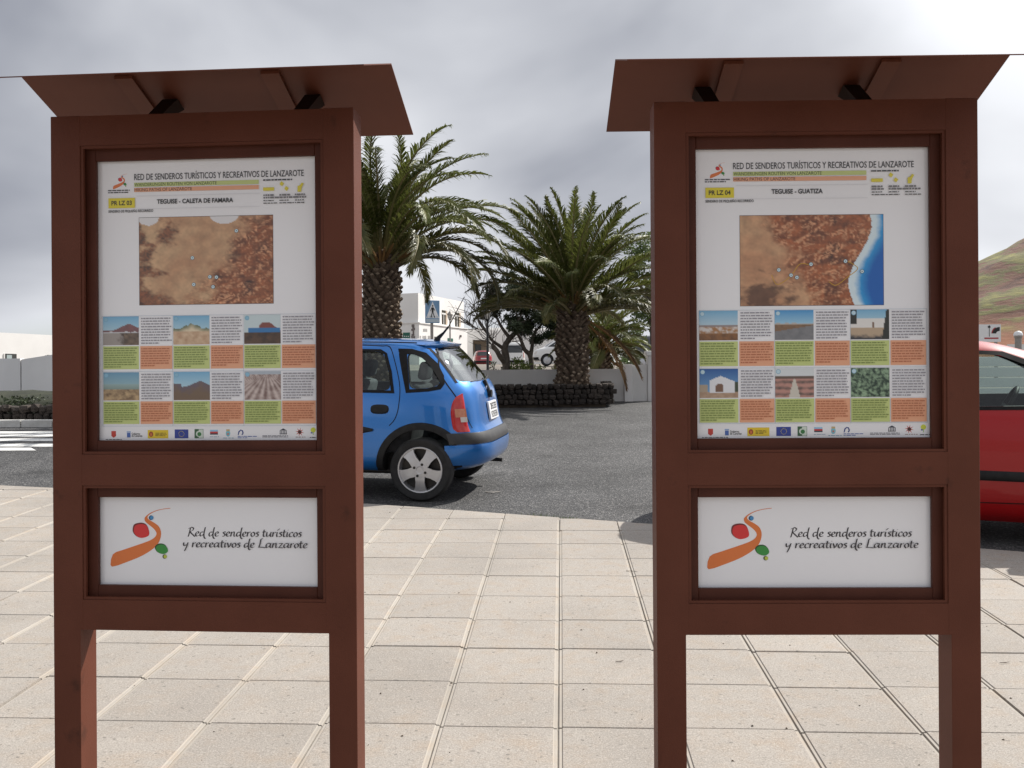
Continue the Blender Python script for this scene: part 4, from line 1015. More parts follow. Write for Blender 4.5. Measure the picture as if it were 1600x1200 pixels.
def hatchback(name, label, cat, paint, spec):
    root = empty(name, label=label, cat=cat)
    B = Body(spec['ctl'], spec['xc'], spec.get('n', 5.0)); mats = [paint, M['blackplastic'], M['interior']]
    wb = spec['wheels']; wr, wy = spec['wr'], spec['wy']
    cut = []
    for x in wb:
        for sg in (-1, 1):
            m = MB(); Mx = Matrix.Translation((x, 0, wr+0.01))
            lo, hi = (wy-0.17, 1.2) if sg > 0 else (-1.2, -wy+0.17)
            m.lathe([(0.001, lo), (wr+spec.get('flare_in', .05)+.005, lo), (wr+spec.get('flare_in', .05)+.005, hi), (0.001, hi)], 40, 'y', Mx, 1); 
            bm_ = m.mesh('cut', mats); b2 = bmesh.new(); b2.from_mesh(bm_); bmesh.ops.remove_doubles(b2, verts=b2.verts, dist=0.004); bmesh.ops.recalc_face_normals(b2, faces=b2.faces); b2.to_mesh(bm_); b2.free()
            cut.append(bm_)
    cav = B.solid('cut', mats, 48, 0.055, 0.42, 1.405)
    cav.polygons.foreach_set('material_index', [2]*len(cav.polygons)); cut.append(cav)
    for g in spec['side_glass']: cut.append(prism(round_poly(g['glass']), 'y', -1.2, 1.2))
    rg_ = spec['rear_glass']; fg_ = spec['front_glass']
    cut.append(prism(round_poly(rg_), 'x', -0.3, 0.9)); cut.append(prism(round_poly(fg_), 'x', spec['xc']+0.45, 3.3))
    me = boolean(B.solid('body', mats), cut, mats)
    me.polygons.foreach_set('use_smooth', [True]*len(me.polygons)); me.set_sharp_from_angle(angle=R(32))
    body = link('body', me, root)
    for sg in (-1, 1):
        for g in spec['side_glass']:
            pj = lambda a, b, sg=sg: B.side(a, b, sg, -0.014)
            pf = lambda a, b, sg=sg: B.side(a, b, sg, 0.004)
            patch('side_window', round_poly(scale_poly(g['glass'], 0.012)), pj, M['glass'], root)
            if 'frame' in g:
                ringpatch('window_surround', g['frame'], g['glass'], pf, M['seal'], root)
        for ln in spec['lines']: line_strip('panel_gap', ln, lambda a, b, sg=sg: B.side(a, b, sg, 0.0025), 0.0035, M['seal'], body)
        for (x, z) in spec['handles']:
            m = MB(); V = round_poly([(x-.085, z-.04), (x+.085, z-.04), (x+.085, z+.045), (x-.085, z+.045)]); k = len(V)
            m.add([B.side(a, b, sg, 0.003) for a, b in V] + [B.side(x+(a-x)*.85, z+(b-z)*.7, sg, 0.016) for a, b in V], [(i, (i+1) % k, k+(i+1) % k, k+i) for i in range(k)] + [tuple(range(k, 2*k))])
            m.build('door_handle', M['blackplastic'], root, smooth=40)
        for (x0, x1, z, hh) in spec['strips']:
            m = MB(); n_ = 14; V = []
            for i in range(n_+1):
                x = x0+(x1-x0)*i/n_; e = 0.35 if i in (0, n_) else 1
                V += [B.side(x, z-hh*e, sg, 0.001), B.side(x, z-hh*.6*e, sg, .014), B.side(x, z+hh*.6*e, sg, .014), B.side(x, z+hh*e, sg, .001)]
            m.add(V, [(4*i+j, 4*i+j+1, 4*i+5+j, 4*i+4+j) for i in range(n_) for j in range(3)]); m.build('side_moulding', M['blackplastic'], root, smooth=50)
        for x in wb:                       # arch lips
            if spec.get('flare', True):
                ri, ro = wr+spec.get('flare_in', .05), wr+spec.get('flare_w', 0.105); V = []; n_ = 26; m = MB()
                for i in range(n_+1):
                    a0_ = R(-10); a1_ = R(spec['flare_end']) if x == wb[0] and 'flare_end' in spec else R(190); a = a0_+(a1_-a0_)*i/n_
                    for rad, of in ((ri, -0.03), (ri+.004, .016), ((ri+ro)/2, .019), (ro-.006, .014), (ro, -.002)):
                        z_ = wr+0.01+rad*math.sin(a); V.append(B.side(x+rad*math.cos(a), max(z_, .27), sg, of))
                m.add(V, [(5*i+j, 5*i+5+j, 5*i+6+j, 5*i+j+1) for i in range(n_) for j in range(4)]); m.build('wheel_arch_trim', M['blackplastic'], root, smooth=50)
        # mirror
        mx_, mz_ = spec['mirror']; p = B.side(mx_, mz_, sg, 0.10); m = MB()
        m.box(p.x-.05, p.x+.07, p.y-.075, p.y+.075, p.z-.05, p.z+.065); m.box(p.x-.01, p.x+.03, min(p.y, p.y-sg*.13), max(p.y, p.y-sg*.13), p.z-.05, p.z-.01)
        me = m.mesh('door_mirror', paint if spec.get('paintmirror') else M['blackplastic']); bevel_mesh(me, 0.02, 2); link('door_mirror', me, root)
        # head lamp
        za, zb = spec['headlamp']; V = []; m = MB()
        for i in range(9):
            a = sg*(14+30*i/8); V += [B.ang(a, za, .004), B.ang(a, zb, .004)]
        m.add(V, [(2*i, 2*i+1, 2*i+3, 2*i+2) for i in range(8)]); m.build('headlight', M['clear_lens'], root, smooth=60)
    patch('rear_window', round_poly(scale_poly(rg_, 0.01)), lambda a, b: B.rear(a, b, -0.012), M['rearglass'], root, 3)
    ringpatch('rear_window_seal', scale_poly(rg_, 0.022), rg_, lambda a, b: B.rear(a, b, 0.004), M['seal'], root, 6)
    patch('windscreen', round_poly(scale_poly(fg_, 0.01)), lambda a, b: B.front(a, b, -0.012), M['glass'], root, 3)
    ringpatch('windscreen_seal', scale_poly(fg_, 0.025), fg_, lambda a, b: B.front(a, b, 0.004), M['seal'], root, 6)
    for x in wb:
        for sg in (-1, 1): wheel_parts(root, x, sg*(wy-0.085), wr, 0.17, spec['rr'], sg)
    for y in (-0.36, 0.36):
        seat(root, 1.55, y); seat(root, 0.75, y, 'rear_seat')
    m = MB(); m.box(2.3, 2.62, -.62, .62, .62, .93); me = m.mesh('dashboard', M['interior']); bevel_mesh(me, .05, 3); link('dashboard', me, root)
    m = MB(); Mx = Matrix.Translation((2.16, 0.36, 0.93)) @ Matrix.Rotation(R(-62), 4, 'Y'); n_ = 28
    V = [Mx @ Vector(((.175+.016*math.cos(b))*math.cos(a), (.175+.016*math.cos(b))*math.sin(a), .016*math.sin(b))) for a in [2*math.pi*i/n_ for i in range(n_)] for b in [2*math.pi*j/8 for j in range(8)]]
    m.add(V, [(i*8+j, ((i+1) % n_)*8+j, ((i+1) % n_)*8+(j+1) % 8, i*8+(j+1) % 8) for i in range(n_) for j in range(8)])
    for a in (90, 210, 330): m.tube([Mx @ Vector((0, 0, -.02)), Mx @ Vector((.17*math.cos(R(a)), .17*math.sin(R(a)), 0))], .018, 6)
    m.build('steering_wheel', M['blackplastic'], root, smooth=50)
    # underside: floor pan
    bbox('floor_pan', 0.35, spec['L']-0.4, -.6, .6, .22, .34, M['darkmetal'], root, 0.02)
    return root, B

CORSA = dict(L=3.73, xc=1.62, n=4.6, wr=0.287, rr=0.205, wy=0.795, wheels=(0.57, 3.0), mirror=(2.42, 1.03), headlamp=(.58, .75), flare_in=0.062, flare_w=0.130, flare_end=147,
  ctl=[(.265,.15,3.50,.715),(.30,.06,3.60,.765),(.36,.015,3.66,.792),(.45,0,3.70,.803),(.52,.0,3.70,.806),(.60,.03,3.68,.806),(.68,.062,3.65,.804),(.79,.082,3.56,.798),(.88,.098,3.40,.787),(.95,.115,3.12,.772),(1.0,.135,2.93,.757),(1.06,.172,2.80,.735),(1.17,.262,2.60,.695),(1.28,.355,2.42,.652),(1.36,.43,2.27,.612),(1.41,.505,2.12,.565),(1.445,.64,1.95,.48),(1.463,.90,1.80,.34),(1.47,1.25,1.70,.12)],
  side_glass=[dict(glass=[(.735,1.325),(.67,1.32),(.59,1.285),(.505,1.205),(.44,1.115),(.415,1.065),(.435,1.035),(.52,1.018),(.675,1.01)],
                   frame=[(.825,1.375),(.70,1.372),(.57,1.335),(.46,1.24),(.39,1.13),(.372,1.055),(.40,1.008),(.505,.99),(.705,.978)]),
              dict(glass=[(.945,1.325),(1.0,1.348),(1.56,1.36),(1.60,1.01),(.845,1.0),(.885,1.17)], frame=[(.92,1.335),(.985,1.37),(1.585,1.38),(1.63,.99),(.81,.975),(.855,1.17)]),
              dict(glass=[(1.72,1.355),(2.10,1.325),(2.50,1.045),(1.70,1.01)], frame=[(1.695,1.375),(2.12,1.345),(2.58,1.02),(1.67,.99)])],
  rear_glass=[(-.555,1.065),(.555,1.065),(.475,1.375),(-.475,1.375)], front_glass=[(-.6,1.06),(.6,1.06),(.5,1.375),(-.5,1.375)],
  lines=[[(.98,1.40),(.90,1.385),(.83,1.24),(.765,1.03),(.765,.86),(.795,.75),(.85,.685)], [(.98,1.40),(1.3,1.412),(1.7,1.403),(2.1,1.36)], [(1.65,1.385),(1.64,.98),(1.66,.35)], [(2.56,1.0),(2.58,.7),(2.52,.35)]],
  handles=[(.94,.83),(1.82,.83)], strips=[(1.0,2.5,.645,.032)])
blue, BB = hatchback('parked_car', 'blue five-door hatchback parked behind the left sign, its rear showing', 'car', M['bluepaint'], CORSA)
place_on_slope(blue, -0.125, 9.53, R(180-11.0)); blue.scale = (1.03, 1.03, 1.03)
# rear details of the blue hatchback
band('rear_bumper_strip', BB, .512, .612, 127, 233, .022, M['greyplastic'], blue, 40, 4)
band('rear_bumper', BB, .32, .505, 124, 236, .026, M['bluepaint'], blue, 40, 5)
band('front_bumper', BB, .30, .58, -62, 62, .012, M['bluepaint'], blue, 30, 5)
for sg in (-1, 1):
    m = MB(); V = []; nA, nZ = 12, 12
    for j in range(nZ+1):
        z = .622 + (.965-.622)*j/nZ; t = j/nZ
        a0 = 147.5 - (13.5*math.sqrt(max(0, 1-max(0, (t-.42)/.58)**2)))*(1 if t > .05 else .85)     # rounded outer edge
        for i in range(nA+1):
            a = a0+(148.2-a0)*i/nA; e = .010*math.sin(math.pi*min(1, max(0, i/nA)))**.5 + .002
            V.append(BB.ang(180+sg*(180-a) if sg > 0 else 180-(180-a), z, e))
    m.add(V, [(j*(nA+1)+i, j*(nA+1)+i+1, (j+1)*(nA+1)+i+1, (j+1)*(nA+1)+i) for j in range(nZ) for i in range(nA)])
    lamp = m.build('tail_lamp', M['red_lens'], blue, smooth=60)
    for nm, z0, z1, a0, a1, mt in (('amber_lens', .755, .83, 137, 147.6, M['amber_lens']), ('clear_lens', .71, .755, 141, 147.6, M['clear_lens'])):
        m = MB(); V = []
        for i in range(7):
            a = a0+(a1-a0)*i/6; aa = 180+sg*(180-a) if sg > 0 else 180-(180-a)
            V += [BB.ang(aa, z0, .0165), BB.ang(aa, z1, .0165)]
        m.add(V, [(2*i, 2*i+1, 2*i+3, 2*i+2) for i in range(6)]); m.build(nm, mt, lamp, smooth=60)
for yy in (-1, 1):
    line_strip('panel_gap', [(yy*.40, 1.40), (yy*.56, 1.22), (yy*.635, 1.02), (yy*.62, .83), (yy*.58, .65)], lambda a, b: BB.rear(a, b, .003), .0035, M['seal'], blue)
m = MB(); P4 = [(-.17, .695), (.17, .695), (.17, .86), (-.17, .86)]
m.add([BB.rear(a, b, .004) for a, b in P4] + [BB.rear(a, b, .022) for a, b in P4], [(0, 1, 5, 4), (1, 2, 6, 5), (2, 3, 7, 6), (3, 0, 4, 7), (4, 5, 6, 7)])
plate = m.build('number_plate', M['signwhite'], blue)
m = MB(); rp = random.Random(5)
for row, (z0, z1) in enumerate(((.785, .845), (.71, .768))):
    x = -.135
    while x < .125:
        wv = rp.choice((.028, .034)); 
        for (a0, a1, b0, b1) in rp.choice((((0, .3, 0, 1), (.7, 1, 0, 1), (.3, .7, .4, .62)), ((0, 1, 0, .2), (0, .3, .2, 1), (.3, 1, .8, 1)), ((0, .28, 0, 1), (.28, 1, .78, 1), (.28, 1, .4, .6), (.28, 1, 0, .2)))):
            m.add([BB.rear(x+wv*q, z0+(z1-z0)*w_, .0235) for q, w_ in ((a0, b0), (a1, b0), (a1, b1), (a0, b1))], [(0, 1, 2, 3)])
        x += wv + .014
m.build('plate_characters', M['black'], plate)
m = MB(); p0 = BB.rear(0, 1.055, .02); p1 = BB.rear(-.27, 1.10, .03)
m.tube([p0, (p0+p1)/2+Vector((-.012, 0, .0)), p1], .008, 6); m.tube([BB.rear(0.0, .935, .005), BB.rear(0.0, 1.055, .02)], [.03, .022], 8); m.build('rear_wiper', M['blackplastic'], blue, smooth=60)
m = MB(); m.tube([BB.rear(0, .93, .0), BB.rear(0, .93, .035)], .038, 12); m.build('tailgate_lock', M['blackplastic'], blue, smooth=40)
m = MB(); m.tube([BB.rear(0, .985, .0), BB.rear(0, .985, .012)], .03, 14); m.build('rear_badge', M['chrome'], blue, smooth=40)
m = MB(); m.tube([(.62, 0, 1.43), (.60, 0, 1.47), (.55, 0, 1.515), (.50, 0, 1.575)], [.035, .022, .012, .009], 8); m.tube([(.50, 0, 1.575), (.34, 0, 1.86)], [.006, .004], 6); m.build('roof_aerial', M['blackplastic'], blue, smooth=50)
m = MB(); m.tube([(.34, -.35, .25), (.05, -.35, .24)], .02, 10); m.build('exhaust_pipe', M['darkmetal'], blue, smooth=50)
m = MB()
for yy in (-1, 1):
    m.tube([(x, yy*(BB.slice(1.42)[3]-.012), 1.437-.05*abs((x-1.35)/1.0)**2.5*.6) for x in (.66, .9, 1.2, 1.5, 1.8, 1.98)], .006, 5)
m.build('roof_gutter', M['seal'], blue)
m = MB()
V = []
for i in range(15):
    y = -.5 + i/14
    V += [(BB.rear(y, 1.395).x-.045, y, 1.412-.02*abs(y)), (BB.rear(y, 1.42).x+.06, y, 1.438-.03*abs(y)), (BB.rear(y, 1.395).x-.03, y, 1.392-.02*abs(y))]
m.add(V, [(3*i+a, 3*i+b, 3*i+3+b, 3*i+3+a) for i in range(14) for a, b in ((0, 1), (2, 0))]); m.build('roof_spoiler', M['bluepaint'], blue, smooth=60)

REDC = dict(L=3.85, xc=1.70, n=4.6, wr=0.295, rr=0.20, wy=0.80, wheels=(0.60, 3.06), mirror=(2.55, 1.02), headlamp=(.62, .80), flare=False, paintmirror=True,
  ctl=[(.17,.16,3.55,.70),(.23,.07,3.70,.765),(.32,.015,3.79,.80),(.45,0,3.83,.815),(.58,.0,3.82,.82),(.70,.03,3.76,.818),(.82,.05,3.62,.81),(.91,.075,3.38,.797),(.97,.10,3.14,.78),(1.02,.13,2.98,.762),(1.10,.185,2.84,.735),(1.20,.25,2.66,.70),(1.30,.32,2.46,.66),(1.38,.39,2.28,.61),(1.43,.47,2.12,.55),(1.462,.62,1.98,.46),(1.478,.88,1.86,.32),(1.484,1.25,1.78,.12)],
  side_glass=[dict(glass=[(.58,1.29),(1.62,1.385),(1.60,1.0),(.52,1.03)], frame=[(.55,1.315),(1.65,1.412),(1.64,.975),(.47,1.005)]),
              dict(glass=[(1.72,1.388),(2.02,1.372),(2.22,1.29),(2.66,1.03),(1.70,1.0)], frame=[(1.69,1.415),(2.04,1.40),(2.26,1.315),(2.76,1.005),(1.66,.975)])],
  rear_glass=[(-.56,1.05),(.56,1.05),(.49,1.36),(-.49,1.36)], front_glass=[(-.62,1.06),(.62,1.06),(.52,1.39),(-.52,1.39)],
  lines=[[(1.66,1.40),(1.64,.95),(1.68,.33)], [(2.72,1.0),(2.74,.7),(2.66,.33)], [(.95,.34),(1.7,.315),(2.6,.335)]],
  handles=[(1.72,.86)], strips=[(.95,2.72,.515,.036)])
REDC['ctl'] = [(z, r-.28, f, w) for z, r, f, w in REDC['ctl']]  # unseen tail stretched rearwards so that its cast shadow reaches the pavement
red, RB = hatchback('parked_car', 'red hatchback parked nose right, only its front door showing past the right sign', 'car', M['redpaint'], REDC)
place_on_slope(red, 1.90, 8.34, -R(21.8))
band('rear_bumper', RB, .25, .60, 125, 235, .012, M['redpaint'], red, 30, 4); band('front_bumper', RB, .25, .60, -58, 58, .012, M['redpaint'], red, 30, 4)
for sg in (-1, 1):
    m = MB(); V = []
    for i in range(9):
        a = 132+14*i/8; aa = a if sg > 0 else 360-a; V += [RB.ang(aa, .70, .008), RB.ang(aa, .98, .008)]
    m.add(V, [(2*i, 2*i+1, 2*i+3, 2*i+2) for i in range(8)]); m.build('tail_lamp', M['red_lens'], red, smooth=60)

def far_car(name, label, cat, paint, spec, x, y, yaw, z=None, group='cars parked beyond the low wall'):
    root = empty(name, (x, y, gz(y) if z is None else z), (0, 0, yaw), label, cat, group)
    B = Body(spec['ctl'], spec['xc'], spec.get('n', 5.0)); cut = []
    mats = [paint, M['blackplastic']]
    for wx in spec['wheels']:
        for sg in (-1, 1):
            m = MB(); lo, hi = (spec['wy']-.18, 1.3) if sg > 0 else (-1.3, -spec['wy']+.18)
            m.lathe([(.001, lo), (spec['wr']+.06, lo), (spec['wr']+.06, hi), (.001, hi)], 24, 'y', Matrix.Translation((wx, 0, spec['wr']+.01)), 1)
            bm_ = m.mesh('cut', mats); b2 = bmesh.new(); b2.from_mesh(bm_); bmesh.ops.remove_doubles(b2, verts=b2.verts, dist=.004); bmesh.ops.recalc_face_normals(b2, faces=b2.faces); b2.to_mesh(bm_); b2.free(); cut.append(bm_)
    me = boolean(B.solid('body', mats, 40), cut, mats); me.polygons.foreach_set('use_smooth', [True]*len(me.polygons)); me.set_sharp_from_angle(angle=R(32)); link('body', me, root)
    for sg in (-1, 1):
        for g in spec['glass']: patch('side_window', round_poly(g), lambda a, b, sg=sg: B.side(a, b, sg, .006), M['darkglass'], root, 2)
        for wx in spec['wheels']: wheel_parts(root, wx, sg*(spec['wy']-.09), spec['wr'], .18, spec['wr']*.66, sg, True)
        zt = spec['tail']; m = MB(); V = []
        for i in range(5):
            a = 139+8*i/4; aa = a if sg > 0 else 360-a; V += [B.ang(aa, zt[0], .008), B.ang(aa, zt[1], .008)]
        m.add(V, [(2*i, 2*i+1, 2*i+3, 2*i+2) for i in range(4)]); m.build('tail_lamp', M['red_lens'], root)
        V = []; m = MB()
        for i in range(5):
            a = sg*(20+18*i/4); V += [B.ang(a, spec['head'][0], .008), B.ang(a, spec['head'][1], .008)]
        m.add(V, [(2*i, 2*i+1, 2*i+3, 2*i+2) for i in range(4)]); m.build('headlight', M['clear_lens'], root)
    patch('rear_window', round_poly(spec['rg']), lambda a, b: B.rear(a, b, .006), M['darkglass'], root, 3)
    patch('windscreen', round_poly(spec['fg']), lambda a, b: B.front(a, b, .006), M['darkglass'], root, 3)
    band('bumper', B, .38, .55, 128, 232, .03, M['blackplastic'], root, 16, 3); band('bumper', B, .38, .55, -52, 52, .03, M['blackplastic'], root, 16, 3)
    m = MB(); c = B.rear(0, .75, .01); m.box(c.x-.01, c.x+.01, -.25, .25, .69, .80); m.build('number_plate', M['signwhite'], root)
    return root
SUV = dict(xc=2.1, wr=.36, wy=.86, wheels=(.85, 3.5), tail=(.75, 1.1), head=(.75, .95), n=5.5,
  ctl=[(.30,.15,4.25,.78),(.40,.04,4.38,.85),(.60,0,4.42,.88),(.80,.02,4.38,.885),(1.0,.04,4.25,.88),(1.08,.06,4.12,.87),(1.14,.08,3.92,.85),(1.2,.11,3.75,.83),(1.4,.2,3.45,.78),(1.58,.28,3.15,.73),(1.68,.36,2.9,.66),(1.73,.6,2.6,.5),(1.745,1.2,2.3,.2)],
  glass=[[(.4,1.55),(1.2,1.6),(1.22,1.18),(.32,1.18)], [(1.3,1.6),(2.0,1.6),(2.05,1.18),(1.3,1.18)], [(2.1,1.6),(2.9,1.57),(3.45,1.22),(2.12,1.18)]],
  rg=[(-.62,1.15),(.62,1.15),(.56,1.58),(-.56,1.58)], fg=[(-.7,1.24),(.7,1.24),(.6,1.6),(-.6,1.6)])
VAN = dict(xc=2.2, wr=.32, wy=.84, wheels=(.8, 3.5), tail=(.75, 1.15), head=(.75, .98), n=6.5,
  ctl=[(.28,.1,4.4,.80),(.4,.02,4.48,.86),(.7,0,4.5,.89),(.95,.02,4.4,.89),(1.1,.03,4.1,.885),(1.25,.05,3.8,.875),(1.5,.08,3.5,.85),(1.72,.12,3.25,.82),(1.84,.17,3.1,.78),(1.9,.3,2.95,.66),(1.92,.8,2.7,.4)],
  glass=[[(2.6,1.65),(3.2,1.6),(3.5,1.2),(2.6,1.15)]], rg=[(-.66,1.12),(.66,1.12),(.62,1.68),(-.62,1.68)], fg=[(-.72,1.25),(.72,1.25),(.66,1.7),(-.66,1.7)])
SMALL = dict(xc=1.65, wr=.28, wy=.78, wheels=(.6, 3.0), tail=(.62, .92), head=(.58, .75), n=4.8,
  ctl=CORSA['ctl'], glass=[[(.5,1.27),(1.55,1.33),(1.55,.98),(.45,1.0)], [(1.65,1.33),(2.1,1.30),(2.5,1.0),(1.65,.98)]], rg=[(-.58,1.0),(.58,1.0),(.49,1.36),(-.49,1.36)], fg=[(-.6,1.03),(.6,1.03),(.5,1.35),(-.5,1.35)])
p = at(835, 572, 62); far_car('parked_car', 'white off-road car seen side-on, half hidden by the middle palm trunk', 'car', M['whitecar'], SUV, p.x+4.3, 62, R(180), p.z)
p = at(752, 573, 84); far_car('parked_car', 'small wine-red car seen from behind past the blue hatchback rear window', 'car', M['winecar'], SMALL, p.x+.25, 83, R(96), p.z-.05)
p = at(803, 573, 74); far_car('parked_van', 'white van seen from behind through the gnarled tree', 'van', M['whitecar'], VAN, p.x, 72, R(92), p.z-.1)
p = at(998, 571, 50); far_car('parked_car', 'dark grey car seen side-on under the middle palm fronds, beside the gate pillar', 'car', M['darkcar'], SUV, p.x-.95, 49, R(0), p.z-.25)

# ------------------------------------------------------------------ walls, planter, far buildings
def wall_run(name, pts, h, th, mat, label, cat='wall', base=None, capw=0.0):
    root = None; m = MB()
    for (a, b) in zip(pts, pts[1:]):
        a, b = Vector(a), Vector(b); d = (b-a).normalized(); n_ = Vector((-d.y, d.x))*th/2; L = (b-a).length; k = max(1, int(L/1.0))
        for i in range(k):
            p, q = a+(b-a)*i/k, a+(b-a)*(i+1)/k
            V = []
            for c in (p, q):
                g = gz(c.y)-.15; t = h(c) if callable(h) else gz(c.y)+h
                V += [(c.x-n_.x, c.y-n_.y, g), (c.x+n_.x, c.y+n_.y, g), (c.x+n_.x, c.y+n_.y, t), (c.x-n_.x, c.y-n_.y, t)]
            m.add(V, [(0, 4, 7, 3), (1, 2, 6, 5), (3, 7, 6, 2), (0, 1, 5, 4)] + ([(0, 3, 2, 1)] if i == 0 else []) + ([(4, 5, 6, 7)] if i == k-1 else []))
    o = m.build(name, mat); return tag(o, label, cat)
WY = 21.6
def ztop(py, d=WY): return at(880, py, d).z
w0 = wall_run('garden_wall', [(-9.0, 22.4), (at(975, 600, WY).x, WY)], lambda c: ztop(577), .18, M['greywall'], 'low grey rendered wall behind the middle palm planter')
w1 = wall_run('garden_wall', [(at(988, 600, WY).x+.002, WY), (at(1011, 600, WY).x-.002, WY)], lambda c: ztop(571), .17, M['greywall'], 'short higher stretch of grey wall beside the capped pillar')
bx0 = at(974.5, 600, WY).x; bx1 = at(987.5, 600, WY).x
o = bbox('wall_block', bx0+.003, bx1-.001, WY-.14, WY+.12, gz(WY)-.1, ztop(570), M['whitewash'], None, .006); tag(o, 'pale square block set in the grey wall right of the palm', 'block')
pl = empty('gate_pillar', (at(1019, 600, WY).x, WY, gz(WY)), label='pale gate pillar with a wider cap at the end of the grey wall', cat='pillar')
zc_ = ztop(557)-gz(WY)
bbox('shaft', -.115, .115, -.115, .115, -.1, zc_, M['greywall'], pl, .008); bbox('cap', -.16, .16, -.16, .16, zc_, zc_+.11, M['whitewash'], pl, .02)
# lava-stone planter
def stone_mesh(seed):
    r_ = random.Random(seed); bm = bmesh.new(); bmesh.ops.create_cube(bm, size=1.0)
    bmesh.ops.subdivide_edges(bm, edges=bm.edges[:], cuts=1, use_grid_fill=True)
    for v_ in bm.verts:
        v_.co = v_.co.normalized()*(.5+.22*(v_.co.length-.5)) ; v_.co *= 1+r_.uniform(-.16, .16)
        for a in range(3): v_.co[a] = max(-.46, min(.46, v_.co[a]))*1.08
    me = bpy.data.meshes.new('stone'); bm.to_mesh(me); bm.free(); me.materials.append(M['lava']); return me
STONES = [stone_mesh(i) for i in range(8)]
def stone_wall(root, p0, p1, h, depth, size, rnd, zb=None):
    a, b = Vector(p0), Vector(p1); d = (b-a); L = d.length; d.normalize(); ang = math.atan2(d.y, d.x); rows = max(1, round(h/size)); 
    for r_ in range(rows):
        t = -size*.2*rnd.random()
        while t < L:
            wv = size*rnd.uniform(.8, 1.7); hv = h/rows*rnd.uniform(.95, 1.2); c = a+d*(t+wv/2)
            o = link('stone', rnd.choice(STONES), root)
            o.location = Vector((c.x, c.y, (gz(c.y) if zb is None else zb)+h*(r_+.5)/rows+rnd.uniform(-.012, .012))) - root.location
            o.rotation_euler = (rnd.uniform(-.15, .15), rnd.uniform(-.15, .15), ang+rnd.uniform(-.15, .15)); o.scale = (wv*1.04, depth*rnd.uniform(.9, 1.15), hv*1.06); t += wv
rs_ = random.Random(11)
pA, pB = gnd(690, 634), gnd(961, 632)
plr = empty('stone_planter', (pB.x-1.2, pB.y+.5, gz(pB.y+.5)), label='low dark lava-stone planter holding the middle palm', cat='planter')
stone_wall(plr, (pA.x, pA.y+.1), (pB.x-.1, pB.y+.1), .42, .22, .10, rs_)
stone_wall(plr, (pB.x-.1, pB.y+.2), (pB.x-.05, pB.y+1.45), .42, .22, .11, rs_)
m = MB(); z0 = gz(pB.y)-.1-plr.location.z
for (a, b, c, d, z) in ((pA.x, pB.x-.18, pA.y+.14, WY-.12, .37),):
    m.box(a-plr.location.x, b-plr.location.x, c-plr.location.y, d-plr.location.y, z0, z0+z+.1)
m.build('soil_fill', M['soil'], plr)
# left: kerb, rubble edging, planted mound, wall and white house
kA, kB = gnd(-160, 662), gnd(330, 660)
kr = empty('kerb', (kA.x, kA.y, gz(kA.y))); tag(kr, kind='structure'); d_ = Vector((kB.x-kA.x, kB.y-kA.y)); Lk = d_.length; d_.normalize(); ka = math.atan2(d_.y, d_.x); nk = int(Lk/.55)
mk_ = MB(); mk_.box(-.268, .268, -.1, .1, -.2, .06); kme = bevel_mesh(mk_.mesh('kerbstone', pmat('pale_kerb_stone', (.66, .65, .62), (.52, .51, .48), scale=6, rough=.9, bump=.3, bscale=60, rnd=.1)), .02, 2)
for i in range(nk):
    o = link('kerbstone', kme, kr); t = (i+.5)*.55; c = Vector((kA.x, kA.y))+d_*t; o.location = Vector((c.x, c.y, gz(c.y)+RD+.06))-kr.location; o.rotation_euler = (0, 0, ka)
lw = empty('rubble_wall', (kA.x, kA.y+.6, gz(kA.y)), label='low dark rubble wall behind the far left kerb', cat='wall')
a_, b_ = at(-160, 650, kA.y+.5), at(330, 649, kB.y+.5)
stone_wall(lw, (a_.x, a_.y), (b_.x, b_.y), .27, .3, .12, rs_)
m = MB(); V = []; nx_, ny_ = 40, 10
for j in range(ny_+1):
    for i in range(nx_+1):
        x = a_.x-1+(b_.x-a_.x+1)*i/nx_; y = a_.y+.05+4.2*j/ny_
        s_ = math.sin(math.pi*min(1, j/ny_*1.15)) ; hx = .10+.22*max(0, 1-max(0, (x+8.9))/1.6) if x > -8.9 else .32
        V.append((x, y, gz(y)+.16*(j > 0)+s_*hx*.8+nz(x, y, 2)*.10-(.3 if j in (0, ny_) else 0)))
m.add(V, [(j*(nx_+1)+i, j*(nx_+1)+i+1, (j+1)*(nx_+1)+i+1, (j+1)*(nx_+1)+i) for j in range(ny_) for i in range(nx_)])
M['groundcover'] = pmat('dark_ground_cover', (.012, .015, .009), (.032, .036, .018), scale=4, rough=1.0, bump=1.0, bscale=16)
mo = m.build('planted_bank', M['groundcover'], smooth=70); tag(mo, kind='structure')
def leaf_cloud(m, centers, n, size, rnd, flat=.8, long_=2.2):
    for (c, rad) in centers:
        for _ in range(int(n*rad*rad*4)):
            while True:
                q = Vector((rnd.uniform(-1, 1), rnd.uniform(-1, 1), rnd.uniform(-1, 1)))
                if q.length < 1: break
            q = q*(.55+.45*rnd.random())/max(.3, q.length)*q.length**.5 if q.length > .05 else q
            p_ = c+Vector((q.x*rad, q.y*rad, q.z*rad*flat)); u = Vector((rnd.gauss(0, 1), rnd.gauss(0, 1), rnd.gauss(.2, .8))).normalized(); w_ = u.orthogonal().normalized(); w_.rotate(Matrix.Rotation(rnd.uniform(0, 6.28), 3, u))
            s_ = size*rnd.uniform(.6, 1.3); m.add([p_, p_+u*s_*.5*long_+w_*s_*.5, p_+u*s_*long_, p_+u*s_*.5*long_-w_*s_*.5], [(0, 1, 2, 3)])
rl = random.Random(31); m = MB(); leaf_cloud(m, [(Vector((rl.uniform(a_.x, b_.x), a_.y+rl.uniform(.3, 2.6), gz(a_.y+1)+.22)), .32) for _ in range(70)], 420, .035, rl, .5)
